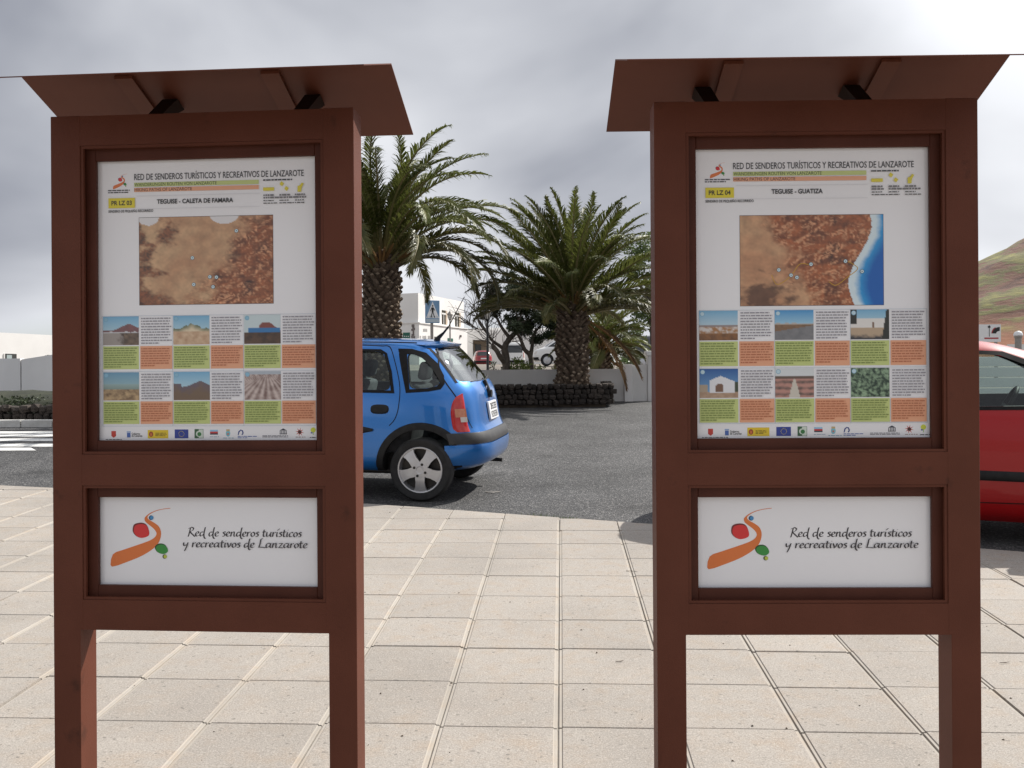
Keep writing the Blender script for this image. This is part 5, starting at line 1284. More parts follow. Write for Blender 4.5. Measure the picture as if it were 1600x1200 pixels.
tag(m.build('ground_cover_leaves', M['tamarisk'], fix=False), 'dark low ground cover on the bank at far left', 'plants', kind='stuff')
yw = 22.5
wall_run('garden_wall', [(at(-150, 600, yw).x, yw), (at(35, 600, yw).x, yw)], lambda c: at(0, 560.5, yw).z, .2, M['palewall'], 'plain grey wall below the far left white house, left stretch')
def hsl(c): t = (c.x-at(35, 600, yw).x)/(at(300, 600, 25).x-at(35, 600, yw).x); return at(0, 562, yw).z + t*.55
wall_run('garden_wall', [(at(35, 600, yw).x+.003, yw), (at(300, 600, yw+1).x, yw+1)], hsl, .2, M['palewall'], 'grey wall with rising top beside the left edge of the left sign')
def building_block(root, corner, du, dv, lu, lv, z0, z1, name='wall', mat=None):
    c = Vector(corner); u = Vector(du).normalized()*lu; v_ = Vector(dv).normalized()*lv; m = MB()
    P = [c, c+u, c+u+v_, c+v_]; m.add([(p.x, p.y, z0) for p in P]+[(p.x, p.y, z1) for p in P], [(0, 1, 2, 3), (4, 7, 6, 5)]+[(i, (i+1) % 4, 4+(i+1) % 4, 4+i) for i in range(4)])
    o = m.build(name, mat or M['whitewash'], root); return o
def facade_box(root, name, c, u, n_, u0, u1, z0, z1, d0, d1, mat):   # a box on a facade: along u, out along n
    m = MB(); V = [Vector((c[0], c[1], 0))+Vector((u.x, u.y, 0))*a+Vector((n_.x, n_.y, 0))*b for b in (d0, d1) for a in (u0, u1)]
    m.add([(p.x, p.y, z) for z in (z0, z1) for p in V], [(0, 1, 3, 2), (4, 6, 7, 5), (0, 4, 5, 1), (2, 3, 7, 6), (0, 2, 6, 4), (1, 5, 7, 3)]); return m.build(name, mat, root)
lh = empty('white_house', label='flat-roofed white house with a small window at the far left', cat='house')
hA = at(0, 519.5, 60); hB = at(76, 523.3, 63.2); uL = Vector((hB.x-hA.x, hB.y-hA.y)).normalized(); nL = Vector((uL.y, -uL.x)); pa = Vector((hA.x, hA.y))-uL*7.0
building_block(lh, pa, uL, -nL, 26, 12, gz(60)-.5, hA.z)
def face_h(px, py):
    x, y = un(px, py); k = x/F; t = (k*pa.y-pa.x)/(uL.x-k*uL.y); return t, EYE-y/F*(pa.y+uL.y*t)
for px0, px1, y0, y1 in ((7, 26, 552.5, 563), (72, 96, 554.5, 564)):
    t0, z1 = face_h(px0, y0); t1, _ = face_h(px1, y0); _, z0 = face_h(px0, y1)
    wdw = facade_box(lh, 'window', pa, uL, nL, t0, t1, z0, z1, -.05, .004, M['windark']); facade_box(wdw, 'window_frame', pa, uL, nL, t0-.06, t0-.002, z0, z1, -.02, .05, M['winframe']); facade_box(wdw, 'window_pane', pa, uL, nL, t0+.15, t1-.35, z0, z1-.08, .006, .02, pmat('pale_blind', (.35, .42, .42), rough=.5))
# white village building behind the crossing sign
vb = empty('white_building', label='two-storey white building with two upper windows behind the crossing sign', cat='building')
C0 = at(653.3, 457.7, 80); C1 = at(724.5, 472.3, 89)
uR = Vector((C1.x-C0.x, C1.y-C0.y)); LR = uR.length; uR.normalize(); nR = Vector((uR.y, -uR.x)); uLf = -nR; 
zTop, zMid, zG = C0.z, at(653, 503, 80).z, gz(80)-.4
cc0 = Vector((C0.x, C0.y))
building_block(vb, cc0, uR, uLf, LR, 11, zMid, zTop, 'upper_storey')
cl0 = cc0 + nR*.14 - uLf*0 - uR*.14
building_block(vb, cl0, uR, uLf, LR+.6, 13.5, zG, zMid-.004, 'ground_storey')
def face_t(px, py):            # where a picture ray meets the right-hand facade: distance along it and height
    x, y = un(px, py); k = x/F
    t = (k*cc0.y - cc0.x)/(uR.x - k*uR.y); d = cc0.y+uR.y*t; return t, EYE-y/F*d
for a, b, c, d in ((690.2, 696.2, 484.3, 507), (710.8, 717.2, 488, 510.5)):
    t0, z1 = face_t(a, c); t1, _ = face_t(b, c); _, z0 = face_t((a+b)/2, d)
    wdw = facade_box(vb, 'window', cc0, uR, nR, t0, t1, z0, z1, -.06, .006, M['windark'])
    zt2 = z0+(z1-z0)*.70
    facade_box(wdw, 'window_bar', cc0, uR, nR, t0, t1, zt2, zt2+.14, .008, .03, M['winframe']); facade_box(wdw, 'window_bar', cc0, uR, nR, t0+(t1-t0)*.42, t0+(t1-t0)*.52, z0, zt2, .008, .03, M['winframe']); facade_box(wdw, 'window_reveal', cc0, uR, nR, t1+.004, t1+.35, z0, z1, .002, .02, M['beige'])
facade_box(vb, 'ledge', cl0, uR, nR, -.05, LR+.6, zMid-.12, zMid-.02, .0, .08, M['whitewash'])
facade_box(vb, 'ledge', cl0, uLf, -uR, -.05, 13.4, zMid-.12, zMid-.02, .0, .08, M['whitewash'])
# things on the left-hand facade (faces the square)
def face_l(px, py):
    x, y = un(px, py); k = x/F; t = (k*cl0.y - cl0.x)/(uLf.x - k*uLf.y); d = cl0.y+uLf.y*t; return t, EYE-y/F*d
def lbox(name, px0, px1, py0, py1, mat, par, d1=.03, d0=.003):
    t0, z1 = face_l(px0, py0); t1, _ = face_l(px1, py0); _, z0 = face_l(px0, py1); return facade_box(par, name, cl0, uLf, -uR, min(t0, t1), max(t0, t1), z0, z1, d0, d1, mat)
gb = lbox('notice_board', 629.8, 640.6, 519.8, 528.8, M['greenboard'], vb)
for i in range(3): lbox('board_mark', 631.5+i*3, 633.2+i*3, 525, 526.2, M['winframe'], gb, .04, .032)
for (a, b, c, d) in ((643.5, 647.5, 507, 511), (644.5, 647, 511, 517), (646.5, 648.4, 512, 516), (643, 644.6, 514, 517), (645, 647.2, 517, 522), (643.4, 647.4, 522, 524.5), (643, 645, 524.5, 529), (646, 648.4, 525, 529)): lbox('wall_relief', a, b, c, d, M['darkfig'], vb, .05)
def rbox(name, px0, px1, py0, py1, mat, par, d1=.03, d0=.003, c=None):
    t0, z1 = face_t(px0, py0); t1, _ = face_t(px1, py0); _, z0 = face_t(px0, py1); return facade_box(par, name, cl0+uR*.14, uR, nR, t0, t1, z0, z1, d0, d1, mat)
for a, b in ((659, 660.4), (661.2, 662.5), (663.3, 664.8)): rbox('wall_letter', a, b, 513.6, 517.8, M['greyink'], vb)
for a, b in ((653.8, 655.2), (658, 659.6), (660.2, 661.5), (662.1, 663.4), (666.4, 667.5), (668.1, 669.3)): rbox('wall_letter', a, b, 524.5, 529, M['greyink'], vb)
rbox('vent_opening', 676.3, 685.5, 526, 531.5, M['windark'], vb); rbox('notice_board', 697, 705.3, 528.2, 533, M['greenboard'], vb); rbox('wall_lamp', 716, 717.5, 523.5, 527, M['darkfig'], vb, .12)
m = MB(); ap = cc0+uLf*1.0+uR*3; m.tube([(ap.x, ap.y, zTop-.1), (ap.x, ap.y, zTop+1.0)], .02, 5); m.tube([(ap.x-.25, ap.y, zTop+.75), (ap.x+.25, ap.y, zTop+.75)], .015, 5); m.build('roof_antenna', M['darkmetal'], vb)
# long low wing to the right of it, with a beige porch
wg = empty('white_outbuilding', label='long low white building with a beige porch behind the gnarled tree', cat='building')
dw = 93.0; q0, q1 = at(731, 514, dw), at(925, 520, dw); uW = Vector((1, 0)); nW = Vector((0, -1))
pz_ = at(740, 531, dw).z; px0, px1 = at(739, 600, dw).x, at(762, 600, dw).x
building_block(wg, (q0.x-.2, dw), uW, Vector((0, 1)), px0-q0.x+.2, 8, gz(90)-.4, q0.z); building_block(wg, (px1, dw), uW, Vector((0, 1)), q1.x-px1, 8, gz(90)-.4, q0.z-.15)
building_block(wg, (px0, dw), uW, Vector((0, 1)), px1-px0, 8, pz_, q0.z-.05, 'lintel'); building_block(wg, (px0, dw+2.2), uW, Vector((0, 1)), px1-px0, .3, gz(90)-.4, pz_-.003, 'porch_back', M['beige'])
facade_box(wg, 'porch_window', (px0, dw+2.2), uW, nW, .15, .75, gz(90)+.6, pz_-.35, .003, .03, M['windark'])
building_block(wg, (q0.x+.5, dw+8.5), uW, Vector((0, 1)), 14, 6, gz(90), q0.z+.6, 'rear_block')
# low distant white walls seen to the right past the red car
bd = empty('billboard', label='white board with a dark arc mark behind the red car roof', cat='board')
dB = 30.0; b0, b1 = at(1520, 507, dB), at(1564, 534, dB)
fb = facade_box(bd, 'panel', (b0.x, dB), Vector((1, 0)), Vector((0, -1)), 0, b1.x-b0.x, b1.z, b0.z, -.04, 0, M['signwhite'])
for t in (.15, b1.x-b0.x-.15): facade_box(bd, 'post', (b0.x, dB), Vector((1, 0)), Vector((0, -1)), t-.04, t+.04, gz(dB)-.1, b1.z-.003, -.05, .0, M['galv'])
m = MB(); arc = []
for i in range(9):
    a = math.pi-math.pi/2*i/8*1.05; arc.append(((1561.5+11*math.cos(a), 521.0-10*math.sin(a)), (1561.5+5*math.cos(a), 521.0-3.8*math.sin(a))))
for off, mt, gr in ((.004, M['black'], 0),):
    V = [];
    for (o_, i_) in arc: V += [at(*o_, dB-off), at(*i_, dB-off)]
    m.add(V, [(2*i, 2*i+1, 2*i+3, 2*i+2) for i in range(8)])
m.build('arc_mark', M['black'], fb)
m = MB(); V = []
for (o_, i_) in arc: c_ = Vector(o_)-Vector((1561.5, 521)); c_ = c_*1.13+Vector((1561.5, 521)); V += [at(*o_, dB-.004), at(*c_, dB-.004)]
m.add(V, [(2*i, 2*i+1, 2*i+3, 2*i+2) for i in range(5)]); m.build('arc_edge', pmat('red_print', (.4, .03, .04), rough=.5), fb)
for (a, b, c, d) in ((1545.2, 1546.2, 508, 526), (1543.5, 1547.5, 509.5, 512)):
    g0, g1 = at(a, c, dB), at(b, d, dB); facade_box(fb, 'lamp_mark', (0, dB), Vector((1, 0)), Vector((0, -1)), g0.x, g1.x, g1.z, g0.z, .003, .006, M['black'])
g0, g1 = at(1538, 527.5, dB), at(1560, 529.5, dB); facade_box(fb, 'red_line', (0, dB), Vector((1, 0)), Vector((0, -1)), g0.x, g1.x, g1.z, g0.z, .003, .006, bpy.data.materials['red_print'])
sf = empty('slatted_fence', label='white fence of wide horizontal boards behind the red car', cat='fence')
dF = 16.0; f0, f1 = at(1380, 600, dF).x, at(1760, 600, dF).x; zb_ = gz(dF)-.05; zt_f = at(1600, 556, dF).z
nb_ = 6; hh_ = (zt_f-zb_-.06)/nb_
for i in range(nb_): bbox('board', f0, f1, dF-.015, dF+.015, zb_+.06+i*hh_, zb_+.06+(i+1)*hh_-.014, M['winframe'], sf, .003, 1)
for i in range(4): x = f0+(f1-f0)*i/3; bbox('post', x-.04, x+.04, dF+.017, dF+.09, zb_-.2, zt_f+.01, M['winframe'], sf, .003, 1)
wp = empty('dome_post', (at(1591, 537, 60).x, 60, gz(60)), label='grey post with a pale rounded top at the right edge above the red car', cat='post')
hz_ = at(1591, 517, 60).z-gz(60); m = MB(); m.lathe([(.2, -.2), (.2, hz_-.45), (.24, hz_-.43), (.24, hz_-.3)], 12); m.build('post_shaft', M['galv'], wp, smooth=40); m = MB(); m.lathe([(.27, hz_-.3), (.27, hz_-.2), (.2, hz_-.06), (.02, hz_)], 12); m.build('post_top', M['signwhite'], wp, smooth=60)
wl_ = at(1575, 538, 64); wall_run('boundary_wall', [(wl_.x, 64), (wl_.x+14, 64)], lambda c: wl_.z, .3, M['whitewash'], 'thin white boundary wall at the right edge below the hill')

# ------------------------------------------------------------------ street furniture
cs = empty('crossing_sign', label='blue pedestrian crossing sign on a steel post before the white building', cat='sign')
dS = 37.0; c = at(675.3, 505, dS); cs.location = (c.x, dS, gz(dS)); cs.rotation_euler = (0, 0, R(24)); hS = c.z-gz(dS)
SW, SH = .58, .88
bbox('sign_plate', -SW/2, SW/2, -.06, 0, hS, hS+SH, M['signblue'], cs, .01); bbox('post', -.05, .05, .003, .09, -.1, hS+SH*.9, M['galv'], cs, .006)
def splate(name, pts, mat, y): 
    m = MB(); m.add([(a*SW, -y, hS+b*SH) for a, b in pts], [tuple(range(len(pts)))]); return m.build(name, mat, bpy.data.objects[PLN])
PLN = [o for o in cs.children if o.name.startswith('sign_plate')][0].name
splate('white_triangle', [(-.46, .22), (.46, .22), (0, .95)], M['signwhite'], .063); splate('lower_strip', [(-.46, .04), (.46, .04), (.46, .18), (-.46, .18)], M['signgrey'], .063)
for i in range(5): splate('zebra_mark', [(-.40+i*.17, .235), (-.33+i*.17, .235), (-.31+i*.155, .33), (-.36+i*.155, .33)], M['signgrey'], .066)
m = MB()
def fig(pts): m.add([(a*SW, -.069, hS+b*SH) for a, b in pts], [tuple(range(len(pts)))])
fig([(.0+.055*math.cos(t), .755+.04*math.sin(t)) for t in [i*math.pi/4 for i in range(8)]])
fig([(-.07, .69), (.06, .69), (.07, .60), (.05, .46), (-.06, .46), (-.07, .58)]); fig([(-.07, .69), (-.05, .66), (-.14, .53), (-.18, .54)]); fig([(.05, .69), (.17, .57), (.14, .54), (.05, .64)])
fig([(-.06, .458), (.0, .458), (-.07, .30), (-.03, .25), (-.16, .25), (-.13, .30)]); fig([(.005, .458), (.055, .458), (.12, .32), (.19, .25), (.08, .25), (.07, .31)])
m.build('walking_figure', M['black'], bpy.data.objects[PLN])
def street_lamp(px, pytop, d, hw, label, mat, glass):
    t = at(px, pytop, d); g = gz(d); H = t.z-g; s = empty('street_lamp', (t.x, d, g), label=label, cat='street lamp', group='lantern street lamps')
    k = hw
    m = MB(); m.lathe([(.84*k, -.05), (.84*k, .08), (.58*k, .12), (.47*k, .5), (.29*k, .56), (.24*k, H-3.4*k), (.40*k, H-3.35*k), (.32*k, H-3.2*k), (.68*k, H-3.1*k)], 12); m.build('pole', mat, s, smooth=40)
    m = MB(); m.lathe([(.36*k, H-3.1*k), (.48*k, H-3.0*k), (.48*k, H-2.95*k)], 6); m.build('lantern_base', mat, s)
    m = MB(); m.lathe([(.46*k, H-2.95*k), (.80*k, H-1.45*k)], 6); lg = m.build('lantern_glass', glass, s)
    m = MB()
    for j in range(6):
        a = math.pi*j/3; m.tube([(.47*k*math.cos(a), .47*k*math.sin(a), H-2.95*k), (.82*k*math.cos(a), .82*k*math.sin(a), H-1.45*k)], .018, 4)
    m.build('lantern_bar', mat, lg)
    m = MB(); m.lathe([(.85*k, H-1.48*k), (1.0*k, H-1.45*k), (.98*k, H-1.36*k), (.42*k, H-.66*k), (.36*k, H-.5*k), (.14*k, H-.4*k), (.10*k, H-.15*k), (.01, H)], 12); m.build('lantern_roof', mat, s, smooth=30)
street_lamp(761.5, 477, 25.5, .125, 'black lantern street lamp on a slim pole beside the gnarled tree', M['blackiron'], M['lampglass'])
street_lamp(703, 484.5, 60, .19, 'slender grey lantern street lamp before the upper windows of the white building', M['galv'], M['lampglass'])

# ------------------------------------------------------------------ palms, trees, plants
def frond_mesh(name, L, el, droop, rnd, leafL=.42, n=58, mats=None, twist=0.0, vang=35):
    # rachis starts at the origin heading +x at elevation el, bending down by 'droop' radians in all
    m = MB(); pts = []; p = Vector((0, 0, 0)); N = 22; a = el; side = 0.0
    for i in range(N+1):
        pts.append(p.copy()); t = i/N; a = el-droop*(t**1.45); side += twist/N
        p = p+Vector((math.cos(a)*math.cos(side), math.cos(a)*math.sin(side), math.sin(a)))*(L/N)
    m.tube(pts, [.030*(1-t/N)**.8+.004 for t in range(N+1)], 5, 1)
    def P(t):
        f = t*N; i = min(N-1, int(f)); return pts[i].lerp(pts[i+1], f-i), (pts[i+1]-pts[i]).normalized()
    for k in range(n):
        t = .13+.87*(k+.5)/n
        c, tg = P(t); lat = Vector((-tg.y, tg.x, 0)); lat = lat.normalized() if lat.length > .05 else Vector((0, 1, 0)); up = tg.cross(lat); up = up if up.z > 0 else -up
        ln = leafL*(math.sin(math.pi*min(1, (t*.92+.08)))**.55)*rnd.uniform(.85, 1.1)*(.35 if t < .2 else 1); 
        fw = .95+.6*t
        for sg in (-1, 1):
            va = R(vang+rnd.uniform(-14, 14)); d = (lat*sg*math.cos(va)+up*math.sin(va)*.9+tg*fw+Vector((rnd.uniform(-.2, .2), rnd.uniform(-.2, .2), rnd.uniform(-.22, .14)))).normalized()
            wv = tg.cross(d).cross(d).normalized() if tg.cross(d).length > .01 else tg
            w_ = .0135*rnd.uniform(.8, 1.2); mid = c+d*ln*.5+Vector((0, 0, -.015)); tip = c+d*ln+Vector((rnd.uniform(-.03, .03), rnd.uniform(-.03, .03), -.10*ln/.42-.09*rnd.random()))
            m.add([c-wv*w_*.7, c+wv*w_*.7, mid+wv*w_, mid-wv*w_, tip], [(0, 1, 2, 3), (3, 2, 4)])
    return m.mesh(name, mats or [M['frond'], M['rachis']], fix=False)
# the tube goes in slot 1, leaflets in slot 0
_old_tube = MB.tube
def frond_slots(me):
    return me
def palm(label, base, top, r0, r1, nf, L, seed, wind=(0, 0), upright=0.0, leafL=.42, dead=8, small=False, n=80, emin=0, skew=.85, dmul=1.0, dead_az=None):
    rnd = random.Random(seed); b = Vector(base); t_ = Vector(top)-b; H = t_.z; root = empty('palm_tree', b, label=label, cat='palm tree')
    def axis(z): s = z/H; return Vector((t_.x*s*s, t_.y*s*s, z))
    m = MB(); prof = [(0, r0*1.25), (.06, r0*1.05), (.2, r0), (.6, (r0+r1)/2), (.9, r1), (1.0, r1*.9)]; zs = [H*i/14-.15*(i == 0) for i in range(15)]
    def rad(z):
        s = max(0, z/H)
        for (a, x), (c, y) in zip(prof, prof[1:]):
            if a <= s <= c: return x+(y-x)*(s-a)/(c-a)
        return r1
    m.tube([axis(max(0, z)) if z >= 0 else Vector((0, 0, z)) for z in zs], [rad(z)*.86 for z in zs], 16); m.build('trunk', M['palmtrunk'], root, smooth=60)
    m = MB(); dz = .105; z = .03; row = 0        # leaf-base scales in spirals
    while z < H:
        r_ = rad(z); k = max(9, int(2*math.pi*r_/.155))
        for j in range(k):
            a = 2*math.pi*(j+.5*(row % 2)+.13*row)/k+rnd.uniform(-.09, .09); c = axis(min(H, max(.02, z+rnd.uniform(-.035, .035)))); er = Vector((math.cos(a), math.sin(a), 0)); et = Vector((-er.y, er.x, 0)); w_ = .078*rnd.uniform(.85, 1.1); q = c+er*r_*.80
            w_ *= rnd.uniform(.75, 1.15); out = rnd.uniform(.03, .12)*(1+1.2*max(0, z/H-.75)); hgt = .075
            tipb = q+er*(out+.03)+Vector((0, 0, .075*rnd.uniform(.7, 1.3)))
            V_ = [q-et*w_, q+Vector((0, 0, -hgt)), q+et*w_, q+Vector((0, 0, hgt)), tipb-et*.044+Vector((0, 0, .004)), tipb+Vector((0, 0, -.022)), tipb+et*.044+Vector((0, 0, .004)), tipb+Vector((0, 0, .034))-er*.02]
            m.add(V_, [(0, 1, 5, 4), (1, 2, 6, 5), (2, 3, 7, 6), (3, 0, 4, 7)]); m.add(V_, [(4, 5, 6, 7)], 1 if rnd.random() < .75 else 0)
        z += dz*.78; row += 1
    tag(m.build('leaf_bases', [M['palmscale'], M['palmcut']], root), kind='stuff')
    # crown shaft of orange-brown leaf stalks
    var = []
    K = 12
    for i in range(K):
        e = R(86)-R(86-emin)*(i/(K-1))
        dr = (1.05+.5*rnd.random())*(.72+.55*(i/(K-1)))*(1-.45*upright)*dmul
        var.append([frond_mesh('frond', L*(.86+.14*math.sin(math.pi*(i+1)/K))*rnd.uniform(.94, 1.05), e, dr, rnd, leafL, n, [M['frond'] if i < K*.7 else M['frond2'], M['rachis']], rnd.uniform(-.35, .35)) for _ in range(2)])
    ga = 2.39996
    for j in range(nf):
        s = (j+.5)/nf; i = min(K-1, int((s**skew)*K)); a = ga*j+rnd.uniform(-.2, .2)
        o = link('frond', rnd.choice(var[i]), root); zb_ = H-.05-.30*s*(.5 if small else 1); rr_ = r1*.55*s
        o.location = axis(zb_)+Vector((math.cos(a)*rr_, math.sin(a)*rr_, .12*(1-s)))
        Mx = Matrix.Rotation(a, 3, 'Z') @ Matrix.Rotation(rnd.uniform(-.5, .5), 3, 'X')
        if wind != (0, 0): Mx = Matrix.Rotation(math.hypot(*wind)*(.6+.5*rnd.random()), 3, Vector((-wind[1], wind[0], 0))) @ Mx
        o.rotation_euler = Mx.to_euler(); sc = rnd.uniform(.9, 1.06); o.scale = (sc, sc, sc)
    dm = [frond_mesh('dry_frond', L*.72, R(-30-12*i), .75, rnd, leafL*.62, 44, [M['frond_dead'], M['rachis_o']], rnd.uniform(-.3, .3), 60) for i in range(3)]
    for j in range(dead):
        a = dead_az[j] if dead_az else ga*j*1.7+rnd.uniform(-.3, .3); o = link('dry_frond', rnd.choice(dm), root); o.location = axis(H-.34)+Vector((math.cos(a), math.sin(a), 0))*r1*.6; o.rotation_euler = (rnd.uniform(-.3, .3), 0, a)
        o.rotation_euler = (Matrix.Rotation(a, 3, 'Z') @ Matrix.Rotation(rnd.uniform(-.4, .4), 3, 'X')).to_euler()
    m = MB()
    for j in range(26):        # orange stalk stubs at the crown base
        a = ga*j; er = Vector((math.cos(a), math.sin(a), 0)); q = axis(H-.12-.2*rnd.random()); m.tube([q+er*r1*.5, q+er*(r1*1.0+.1)+Vector((0, 0, .16)), q+er*(r1*1.2+.35)+Vector((0, 0, .30))], [.05, .035, .018], 5)
    m.build('stalk_stubs', M['rachis_o'], root, smooth=60)
    return root
dP = 19.0; xb = at(594, 600, dP).x
palm('tall date palm standing right behind the blue hatchback, fronds swept right', (xb, dP, gz(dP)-.02), (xb+.05, dP, at(600, 398, dP).z), .40, .345, 76, 3.2, 5, wind=(.12, .0), leafL=.42, dead=0, emin=34, dmul=1.22)
dP2 = 21.0; xb2 = at(894, 600, dP2).x
palm('date palm with upright crown rising from the lava-stone planter', (xb2, dP2, gz(dP2)+.28), (xb2+.02, dP2, at(897, 470, dP2).z), .335, .315, 86, 2.72, 12, wind=(.05, 0), upright=.75, leafL=.40, dead=2, emin=19, skew=.9, dead_az=(.12, .4))
dP3 = 27.0; xb3 = at(938, 600, dP3).x
palm('short bushy palm behind the grey wall, right of the planter palm', (xb3, dP3, gz(dP3)-.02), (xb3, dP3, at(938, 541, dP3).z), .27, .26, 60, 1.6, 21, upright=.2, leafL=.36, dead=2, small=True, n=50, emin=0)

def tree(label, polys, d, clumps, leafm, nleaf, size, seed, name='tree', cat='tree', bark='bark', twigs=0, long_=2.2):
    rnd = random.Random(seed); b = at(*polys[0][0][0][:2], d); root = empty(name, (b.x, d, gz(d)), label=label, cat=cat); O = root.location
    m = MB(); tips = []
    for pts, r0, r1 in polys:
        P = [at(px, py, d+dy)-O for (px, py, dy) in pts]
        if pts is polys[0][0] or P[0].z < .5: P[0].z = min(P[0].z, -.08)
        P = [P[0]]+[q+Vector((rnd.uniform(-.03, .03),)*3) for q in P[1:]]
        fine = [Vector(q) for q in _sm3(P, 4)]; k = len(fine)
        m.tube(fine, [r0+(r1-r0)*i/(k-1) for i in range(k)], 7); tips.append((fine, r1))
    for _ in range(twigs):
        f, r1 = rnd.choice(tips); i = rnd.randrange(len(f)//3, len(f)); p = f[i]; dd = (f[i]-f[i-1]).normalized(); q = [p]; v_ = (dd+Vector((rnd.gauss(0, .6), rnd.gauss(0, .6), rnd.gauss(.25, .5)))).normalized()
        for _s in range(6): v_ = (v_+Vector((rnd.gauss(0, .25), rnd.gauss(0, .25), rnd.gauss(.02, .2)))).normalized(); q.append(q[-1]+v_*rnd.uniform(.1, .22))
        m.tube(q, [.014-.0018*i_ for i_ in range(7)], 4)
    m.build('trunk', M[bark], root, smooth=60)
    m = MB(); cl = []
    for (px, py, dy, rad) in clumps:
        c_ = at(px, py, d+dy)-O
        for _ in range(5): cl.append((c_+Vector((rnd.gauss(0, rad*.5), rnd.gauss(0, rad*.5), rnd.gauss(0, rad*.35))), rad*rnd.uniform(.35, .65)))
    leaf_cloud(m, cl, nleaf, size, rnd, .75, long_); m.build('crown', leafm, root, fix=False); return root
def _sm3(P, n):
    out = []; k = len(P)
    for i in range(k-1):
        p0, p1, p2, p3 = P[max(0, i-1)], P[i], P[i+1], P[min(k-1, i+2)]
        for j in range(n):
            t = j/n; out.append(0.5*((2*p1)+(-p0+p2)*t+(2*p0-5*p1+4*p2-p3)*t*t+(-p0+3*p1-3*p2+p3)*t**3))
    out.append(P[-1]); return out
dT = 27.5
tree('gnarled dark tree with twisted trunks behind the grey wall, beside the black lamp',
     [([(791, 582, 0), (791, 560, 0), (789, 545, 0), (794, 533, .1), (806, 520, .3), (822, 507, .5), (840, 490, .8)], .13, .03),
      ([(789, 546, 0), (777, 538, -.1), (768, 530, -.2), (757, 515, -.2), (748, 500, -.1), (740, 482, 0)], .06, .012),
      ([(790, 568, 0), (781, 558, -.2), (775, 549, -.3), (771, 541, -.3), (770, 538, -.3)], .085, .05),
      ([(797, 529, .1), (786, 512, .3), (776, 498, .4), (772, 480, .3), (778, 460, .2)], .06, .012),
      ([(831, 582, .3), (829, 560, .3), (821, 545, .2), (813, 532, .1), (808, 512, 0), (815, 490, .2)], .09, .02),
      ([(829, 556, .3), (831, 538, .4), (836, 520, .5), (850, 503, .6), (866, 488, .7)], .065, .015),
      ([(757, 515, -.2), (745, 512, -.1), (733, 506, 0)], .014, .006), ([(760, 520, -.2), (748, 500, .1), (746, 475, .2), (752, 455, .2)], .02, .006), ([(766, 528, -.2), (756, 500, .2), (760, 470, .3)], .02, .008)],
     dT, [(785, 478, .2, .55), (812, 466, .3, .7), (842, 470, .5, .7), (800, 500, .2, .5), (832, 500, .4, .6), (858, 498, .7, .55), (868, 515, .8, .4), (778, 455, .3, .45), (845, 520, .6, .35), (862, 460, .6, .6)],
     M['tamarisk'], 1500, .036, 41, 'gnarled_tree', twigs=150, long_=3.0)
tree('pale leafy tree behind the fronds at the left edge of the right sign', [([(1022, 580, 0), (1020, 520, 0), (1014, 470, .1), (1008, 430, .2)], .12, .05), ([(1016, 490, 0), (1030, 450, .3), (1040, 420, .4)], .07, .03), ([(1016, 480, 0), (998, 440, .2), (990, 410, .2)], .06, .02)],
     31, [(1005, 400, 0, .75), (1028, 395, .4, .85), (990, 420, .1, .5), (1012, 440, .2, .8), (1035, 440, .4, .8), (1000, 475, .2, .7), (1025, 490, .3, .8), (1000, 510, .5, .6), (985, 530, .6, .5)], M['leaf_p'], 300, .055, 47, 'leafy_tree', twigs=30)
def shrub(label, px, py, d, w_, h_, leafm, seed, n_=260, size=.05, name='shrub'):
    rnd = random.Random(seed); c = at(px, py, d); root = empty(name, (c.x, d, gz(d)), label=label, cat='shrub'); m = MB(); top = at(px, py-h_, d).z-gz(d); ww = w_/F*d/2
    cl = [(Vector((rnd.uniform(-ww, ww)*.8, rnd.uniform(-.4, .4), top*rnd.uniform(.3, .85))), min(ww, top)*rnd.uniform(.3, .45)) for _ in range(12)]
    for q, _ in cl: m.tube([(rnd.uniform(-.1, .1), 0, -.05), q*.5, q], [.02, .014, .006], 4)
    m.build('stem', M['bark'], root); m = MB(); leaf_cloud(m, cl, n_, size, rnd, .85); m.build('foliage', leafm, root, fix=False)
shrub('bright yellow-green shrub between the two trunks of the gnarled tree', 810, 578, 27.2, 44, 28, M['leaf_y'], 61, 420, .05)
shrub('dark shrub at the foot of the black street lamp', 779, 578, 29, 30, 16, M['tamarisk'], 62, 400, .04)
shrub('low dull green shrub right of the gnarled tree, below the white off-road car', 850, 578, 28, 40, 9, M['leaf_y'], 63, 300, .04)
shrub('small shrub in front of the dark grey car under the palm', 985, 578, 33, 40, 30, M['leaf_p'], 64, 240, .05)
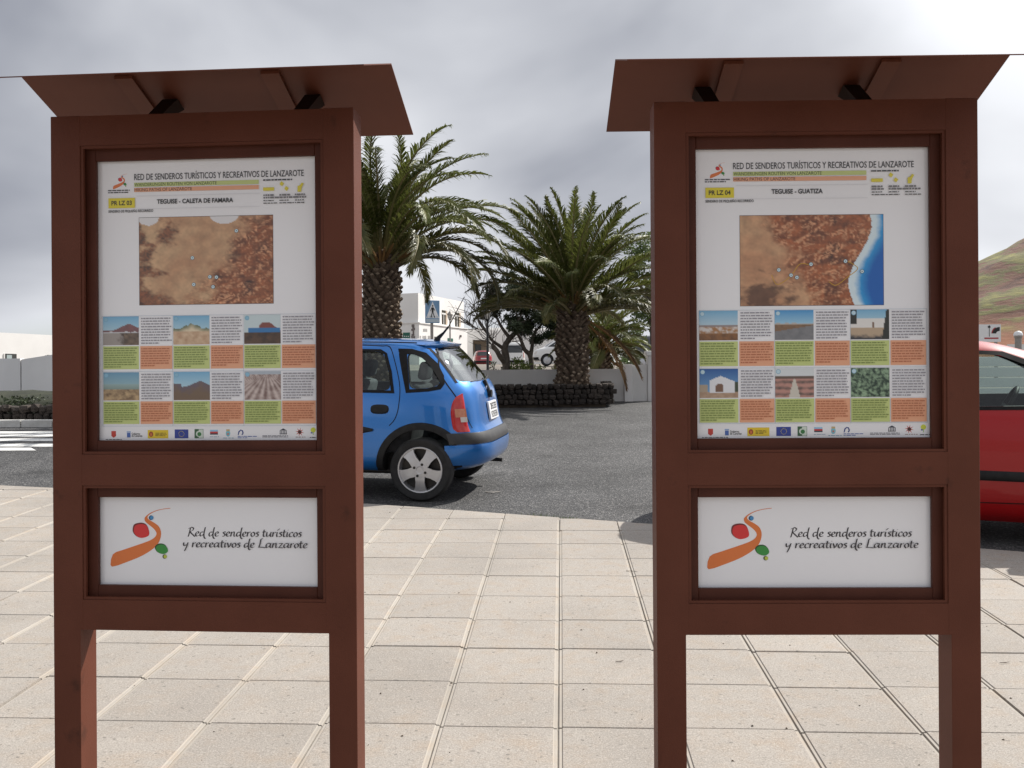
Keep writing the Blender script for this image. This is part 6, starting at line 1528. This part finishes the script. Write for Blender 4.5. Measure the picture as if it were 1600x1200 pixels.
# weeds in the joint along the road edge
rw = random.Random(77); m = MB()
for cxp, cyp, nn_, sp in ((845, 806, 46, .12), (893, 811, 70, .07), (868, 808, 8, .1)):
    g = gnd(cxp, cyp)
    for _ in range(nn_):
        x, y = g.x+rw.gauss(0, sp*.6), g.y+rw.gauss(0, .03)+(-.4*(0)); y = y+.05-(x-g.x)*.41; h_ = rw.uniform(.015, .055); a = rw.uniform(0, 6.28); dx, dy = math.cos(a)*.02, math.sin(a)*.02
        z = SLOPE*y+RD; m.add([(x-.004, y, z), (x+.004, y, z), (x+dx, y+dy, z+.05+h_*.45)], [(0, 1, 2)])
tag(m.build('kerb_weeds', M['weed'], fix=False), 'small green weeds along the edge of the slabs', 'weeds', kind='stuff')
# loose grit, leaf crumbs and a few twigs lying on the slabs
rg2 = random.Random(91); m = MB()
for _ in range(170):
    y = rg2.uniform(2.6, 8.2)**1.0; x = rg2.uniform(-.62, .62)*y; k_ = Vector((x, y))
    if not clip_kerb([k_+Vector((-.01, -.01)), k_+Vector((.01, -.01)), k_+Vector((.01, .01)), k_+Vector((-.01, .01))], .03): continue
    z = SLOPE*y+.0005; r_ = rg2.choice((.002, .003, .003, .004, .006)); a = rg2.uniform(0, 6.28)
    P = [(x+r_*math.cos(a+q)*rg2.uniform(.7, 1.3), y+r_*math.sin(a+q)*rg2.uniform(.5, 1.2), z) for q in (0, 1.57, 3.14, 4.71)]
    m.add(P+[(x, y, z+r_*.8)], [(0, 1, 4), (1, 2, 4), (2, 3, 4), (3, 0, 4)])
for px_, py_, L_, an in ((978, 893, .08, -.2), (962, 1035, .05, .3), (1562, 1037, .06, .2)):
    g = gnd(px_, py_); m.tube([(g.x+L_*t*math.cos(an)+.01*math.sin(5*t), g.y+L_*t*math.sin(an), g.z+SLOPE*L_*t*math.sin(an)+.004) for t in (0, .35, .7, 1)], [.0015, .0018, .0014, .0008], 5)
tag(m.build('grit', pmat('dark_grit', (.05, .04, .03), (.12, .09, .06), scale=40, rough=1.0)), 'loose dark grit and twigs on the slabs', 'grit', kind='stuff')
